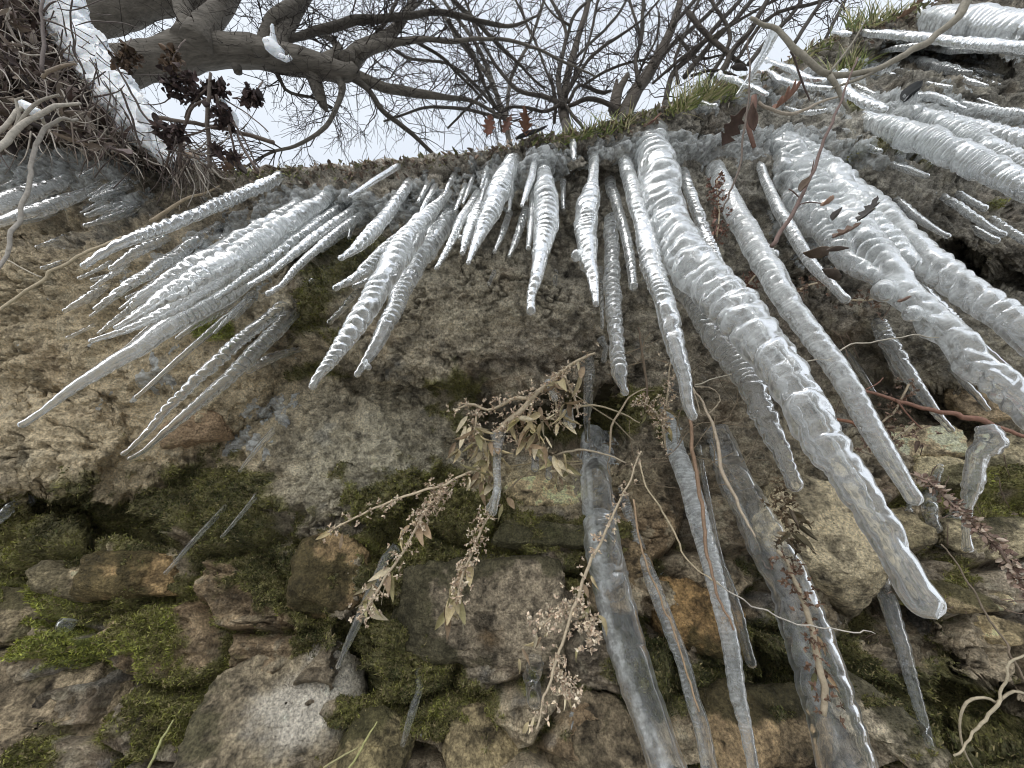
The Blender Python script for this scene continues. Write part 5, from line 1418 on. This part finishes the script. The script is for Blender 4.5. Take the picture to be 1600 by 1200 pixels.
dry_plant('drooping dry stem with leaves left of the dark boulder', [[(700, 765, 3), (665, 798, 4), (645, 838, 4), (625, 870, 4), (600, 905, 4), (578, 945, 3), (560, 968, 2)]],
    [(655, 820, 2), (600, 890, 5), (585, 920, 4), (575, 950, 2)], .68, seeds=50, lenpx=(26, 44), d_end=.6)
dry_plant('dry stem with a leaf bunch in front of the dark boulder', [[(766, 800, 3), (748, 835, 4), (735, 870, 4), (722, 900, 4), (712, 940, 3)]],
    [(735, 880, 3), (715, 920, 6), (703, 950, 5)], .66, seeds=50, lenpx=(30, 46), d_end=.6)
dry_plant('straight reddish stem with flower tufts right of the dark boulder', [[(1002, 705, 2.5), (975, 770, 3.2), (945, 830, 4), (922, 880, 5), (900, 940, 5), (876, 1010, 4.5), (855, 1075, 4), (838, 1140, 3)],
    [(895, 950, 4), (865, 960, 4), (842, 978, 3)], [(900, 945, 4), (918, 968, 3), (920, 1010, 2)], [(868, 1040, 3), (885, 1062, 3), (884, 1085, 2)]],
    [(845, 995, 4), (925, 960, 4), (905, 1010, 1), (885, 1078, 3), (835, 1130, 3), (920, 905, 2), (808, 1025, 2)], .62, seeds=110, lenpx=(16, 28), d_end=.48)
dry_plant('dark withered sprig stuck on the huge clear icicle', [[(1222, 770, 3), (1232, 810, 4), (1240, 850, 3)]], [(1230, 800, 4), (1238, 825, 4), (1226, 835, 3)], .52, seeds=30, lenpx=(20, 38),
    lc=[(.11, .09, .05), (.14, .11, .06), (.08, .06, .04), (.17, .13, .08), (.1, .08, .05)], seedcol=(.14, .1, .06))
dry_plant('rusty stem frozen inside the huge clear icicle', [[(1215, 860, 6), (1240, 900, 7), (1262, 960, 8), (1275, 1010, 9), (1285, 1060, 10), (1290, 1120, 9)]], [(1262, 985, 3), (1278, 1040, 4)], .50, seeds=28, d_end=.44, lenpx=(20, 34),
    lc=[(.2, .12, .07), (.24, .14, .08), (.18, .14, .08), (.28, .2, .12), (.17, .16, .07)], seedcol=(.17, .105, .07))
dry_plant('mossy dry sprig at the root of the milky icicle', [[(1040, 700, 3), (1035, 660, 4), (1042, 620, 3), (1050, 560, 2)], [(1035, 660, 3), (1020, 640, 3), (1000, 625, 2)]], [(1030, 640, 4), (1040, 670, 4), (1010, 650, 3)], .74, seeds=60, lenpx=(10, 22),
    lc=[(.2, .19, .08), (.16, .15, .07), (.25, .2, .1), (.2, .15, .08), (.14, .14, .06)])
dry_plant('tangle of dead brown twiglets on the right rock ledge', [[(1315, 465, 3), (1350, 470, 3), (1400, 460, 3), (1410, 470, 2)], [(1230, 470, 3), (1260, 445, 3), (1300, 440, 2)], [(1350, 700, 3), (1390, 690, 4), (1430, 660, 3)], [(1420, 600, 3), (1400, 640, 3), (1380, 660, 3)]],
    [(1235, 460, 3), (1385, 670, 4), (1440, 690, 3)], .66, seeds=70, lenpx=(10, 20), lc=[(.2, .13, .09), (.16, .11, .08), (.24, .17, .12), (.14, .1, .08), (.3, .22, .15)], seedcol=(.22, .15, .11))
dry_plant('withered brown stems behind the icicles right of the giant', [[(1120, 370, 3), (1125, 330, 2), (1118, 280, 2)], [(1180, 430, 3), (1160, 450, 2), (1130, 470, 2)]], [(1118, 350, 4), (1170, 440, 3)], .70, seeds=60, lenpx=(8, 18),
    lc=[(.2, .11, .08), (.16, .09, .07), (.24, .13, .1), (.14, .08, .07), (.22, .15, .11)], seedcol=(.2, .11, .08))

# wiry stalks in the middle
GW = 'wiry stalks around the clear icicles'
for lab, pts, d0, d1, c in [
    ('pale wiry stalk passing behind the dark ribbed icicle, with a forked end', [(845, 660, 3), (880, 645, 3), (905, 635, 3.5), (945, 636, 3), (975, 648, 2.5), (1000, 660, 2)], .72, .72, (.45, .38, .26)),
    ('pale stalk crossing the top of the broad blade icicle', [(866, 712, 4), (890, 705, 3.5), (915, 704, 3.5), (950, 712, 3), (980, 724, 2.5)], .70, .64, (.40, .34, .25)),
    ('thin stalk rising left of the milky icicle, bent in the middle', [(952, 708, 3), (954, 670, 3.5), (966, 645, 3.5), (985, 620, 2.5), (1010, 608, 2)], .70, .70, (.42, .34, .24)),
    ('long thin grass stem looping beneath the milky icicle', [(1000, 722, 2.5), (1010, 760, 2.5), (1035, 800, 3), (1060, 850, 3), (1085, 885, 2.5), (1130, 915, 2.5)], .60, .52, (.48, .40, .27)),
    ('fine pale hair crossing the huge clear icicle', [(1120, 908, 2), (1160, 935, 2.2), (1215, 962, 2.2), (1270, 978, 2), (1330, 986, 2), (1366, 988, 1.5)], .40, .40, (.5, .46, .4)),
    ('brown stem beside the milky icicle, running down', [(1078, 655, 5), (1085, 720, 6), (1098, 790, 6), (1104, 860, 5), (1120, 930, 4), (1148, 985, 3)], .60, .46, (.26, .17, .11)),
    ('split pale stalk curving right of the milky icicle', [(1082, 605, 2.5), (1105, 640, 4), (1120, 690, 5), (1128, 735, 6), (1150, 780, 5), (1180, 840, 3)], .64, .5, (.44, .36, .27)),
    ('upright brown stalk under the overhang right of centre', [(1008, 640, 3), (1010, 590, 4), (1002, 540, 3.5), (998, 510, 2.5)], .78, .76, (.22, .17, .12)),
    ('straight stalk slanting behind the grey ribbed icicle end', [(870, 600, 2), (920, 632, 2.5), (960, 660, 2.5), (990, 690, 2)], .76, .76, (.3, .25, .17)),
    ('thin stem running over the right blade of the dark clear icicle', [(990, 780, 3), (1000, 850, 3), (1030, 930, 3), (1060, 1010, 3), (1090, 1110, 3)], .52, .42, (.34, .24, .15)),
    ('looping fine tendril above the split pale stalk', [(1082, 605, 2), (1100, 650, 2), (1125, 625, 2), (1110, 606, 1.5), (1085, 602, 1.5)], .62, .62, (.42, .35, .26)),
    ('fine pale stalk before the giant icicle, lower middle', [(1085, 602, 2), (1115, 592, 2), (1145, 585, 1.5)], .6, .6, (.42, .38, .3)),
    ('thin horizontal stalk behind the dry plant, lower', [(790, 728, 2.5), (840, 722, 2.5), (905, 720, 2.5)], .76, .76, (.40, .33, .2)),
    ('thin slanting stalk below the dry plant', [(786, 770, 2), (830, 735, 3), (870, 728, 2.5), (910, 725, 2)], .74, .75, (.36, .3, .2)),
    ('straw standing at the bottom edge left of the quartz stone', [(232, 1200, 4), (252, 1160, 4), (272, 1125, 2)], .52, .56, (.36, .36, .16)),
    ('green straw at the bottom edge below the mossy boulder', [(545, 1200, 4), (570, 1160, 4), (592, 1125, 2)], .52, .56, (.36, .35, .15)),
    ('short straw beside the green one at the bottom edge', [(505, 1200, 3), (540, 1178, 3), (560, 1170, 2)], .52, .54, (.36, .33, .17)),
]:
    stalk('wiry_stalk', lab, 'stalk', pts, d0, d1, c, GW, 6)
# rootlets fanning behind the long ribbed icicle
def rootlets():
    rg = np.random.default_rng(77); b = Bag()
    for k in range(70):
        x, y = rg.uniform(940, 1180), rg.uniform(540, 760); a = rg.uniform(-1.2, 2.6); ln = rg.uniform(30, 90)
        p = [(x, y)]
        for j in range(4):
            a += rg.normal(0, .25); p.append((p[-1][0] + math.cos(a) * ln / 4, p[-1][1] - math.sin(a) * ln / 4))
        H, _ = hit(x, y); z = (H[1] * CP + H[2] * SP) - rg.uniform(.01, .06)
        P, r = px_line([(q[0], q[1], rg.uniform(.8, 2.)) for q in p], z, z, 8); b.tube(P, r, 4, np.array((.24, .19, .13)) * rg.uniform(.5, 1.5))
    for k in range(80):
        x, y = rg.uniform(1180, 1580), rg.uniform(420, 1000); a = rg.uniform(-1.2, 2.6); ln = rg.uniform(14, 55)
        p = [(x, y)]
        for j in range(4):
            a += rg.normal(0, .35); p.append((p[-1][0] + math.cos(a) * ln / 4, p[-1][1] - math.sin(a) * ln / 4))
        H, _ = hit(x, y); z = (H[1] * CP + H[2] * SP) - rg.uniform(.01, .05)
        P, r = px_line([(q[0], q[1], rg.uniform(.8, 1.8)) for q in p], z, z, 8); b.tube(P, r, 4, np.array((.22, .16, .12)) * rg.uniform(.5, 1.5))
    tag(b.build('rootlets', STEM), 'hair thin dry rootlets straggling over the rock on the right', 'rootlets', None, 'stuff')
rootlets()

# ------------------------------------------------------------------ grass on the lip
def grass():
    rg = np.random.default_rng(11); b = Bag()
    for x0, x1, n, lo, hi, dy in [(880, 985, 130, 20, 48, 4), (1050, 1120, 200, 25, 60, 8), (1120, 1165, 60, 18, 40, 14), (1295, 1345, 110, 22, 60, 60), (1320, 1400, 120, 18, 50, -6), (1230, 1300, 60, 15, 35, 4), (1390, 1440, 30, 14, 30, -6), (830, 890, 40, 10, 24, 2), (360, 480, 50, 8, 20, 2), (1000, 1050, 30, 12, 26, 4)]:
        for k in range(n):
            x = rg.uniform(x0, x1); y = np.interp(x, LIP[:, 0], LIP[:, 1]) + dy + rg.uniform(0, 14)
            H, _ = hit(x, y + 6); z = (H[1] * CP + H[2] * SP) - .006
            a = rg.normal(1.2 if dy > 0 else 1.5, .4); L = rg.uniform(lo, hi)
            t = np.linspace(0, 1, 7)
            bx = x + np.cos(a) * L * t + rg.normal() * 10 * t ** 2; by = y - np.sin(a) * L * t + rg.uniform(0, 14) * t ** 2
            w = rg.uniform(1.2, 2.6) * (1 - t) ** .7 + .25
            T = np.array([-np.sin(a), -np.cos(a)])
            zz = z + rg.normal() * .02 * t
            A = ray(bx + T[0] * w / 2, by + T[1] * w / 2) * zz[:, None]; B = ray(bx - T[0] * w / 2, by - T[1] * w / 2) * (zz + .0015)[:, None]
            V = np.stack([A, B], 1)
            c = [(.20, .25, .07), (.30, .32, .12), (.42, .38, .20), (.14, .17, .06), (.5, .45, .28)][rg.integers(0, 5)]
            b.add(V.reshape(-1, 3), grid_faces(7, 2), np.array(c) * rg.uniform(.7, 1.2))
    tag(b.build('grass', LEAF), 'tufts of short green and straw grass sprouting on the lip', 'grass', None, 'stuff')
    # crumbs of earth, leaf bits and twiglets that roughen the skyline
    b = Bag()
    for k in range(1700):
        x = rg.uniform(330, 1560); y = np.interp(x, LIP[:, 0], LIP[:, 1]) + rg.uniform(-3, 34) * rg.uniform(0, 1)
        H, N0 = hit(x, y + 4); z = H[1] * CP + H[2] * SP - .004
        P = ray(x, y) * z
        leaf_geo(b, P, rg.normal(size=3), rg.normal(size=3), rg.uniform(.004, .015), rg.uniform(.001, .004), rg.uniform(-.6, .9), [(.22, .16, .12), (.34, .27, .21), (.12, .09, .07), (.40, .36, .3), (.20, .2, .10)][rg.integers(0, 5)], rg)
    tag(b.build('leaf_crumbs', LEAF), 'crumbled leaves and bark bits strewn along the lip', 'leaf crumbs', None, 'stuff')
grass()

# ------------------------------------------------------------------ moss: short blades standing on the painted patches
def moss_fuzz():
    rg = np.random.default_rng(13)
    m = WMO.copy(); m[(Wpx < -40) | (Wpx > 1640) | (Wpy < 150)] = 0
    pr = (np.clip(m - .25, 0, 1) ** 1.0).ravel()
    N = 230000
    ids = rg.choice(len(pr), N, p=pr / pr.sum())
    P = WP.reshape(-1, 3)[ids] + rg.normal(size=(N, 3)) * .0012
    Nn = WN.reshape(-1, 3)[ids]
    t = WTM.ravel()[ids]
    d = Nn + rg.normal(size=(N, 3)) * .75 + np.array([0, 0, .35]); d /= np.linalg.norm(d, axis=1, keepdims=True)
    L = rg.uniform(.003, .0085, N)[:, None]; w = rg.uniform(.0005, .0013, N)[:, None]
    s = np.cross(d, rg.normal(size=(N, 3))); s /= np.linalg.norm(s, axis=1, keepdims=True)
    P = P - Nn * .001
    V = np.stack([P - s * w, P + s * w, P + d * L * .6 + s * w * 1.2, P + d * L], 1).reshape(-1, 3)
    k = np.arange(N)[:, None] * 4
    Fq = np.hstack([k, k + 1, k + 2, k + 3])
    a, b_, c = np.array((.06, .068, .024)), np.array((.19, .18, .06)), np.array((.32, .34, .07))
    tt = np.clip(t + rg.normal(size=N) * .14, 0, 1)[:, None]
    col = np.where(tt < .5, a + (b_ - a) * tt * 2, b_ + (c - b_) * (tt * 2 - 1)) * rg.uniform(.5, 1.5, (N, 1))
    dry = rg.random(N) < .22
    col[dry] = np.array((.24, .20, .10)) * rg.uniform(.6, 1.3, (dry.sum(), 1))
    o = mesh_obj('moss', V, Fq, MOSS, None, False, None, np.repeat(col, 4, 0))
    tag(o, 'short green and olive moss growing in patches on the rock', 'moss', None, 'stuff')
moss_fuzz()
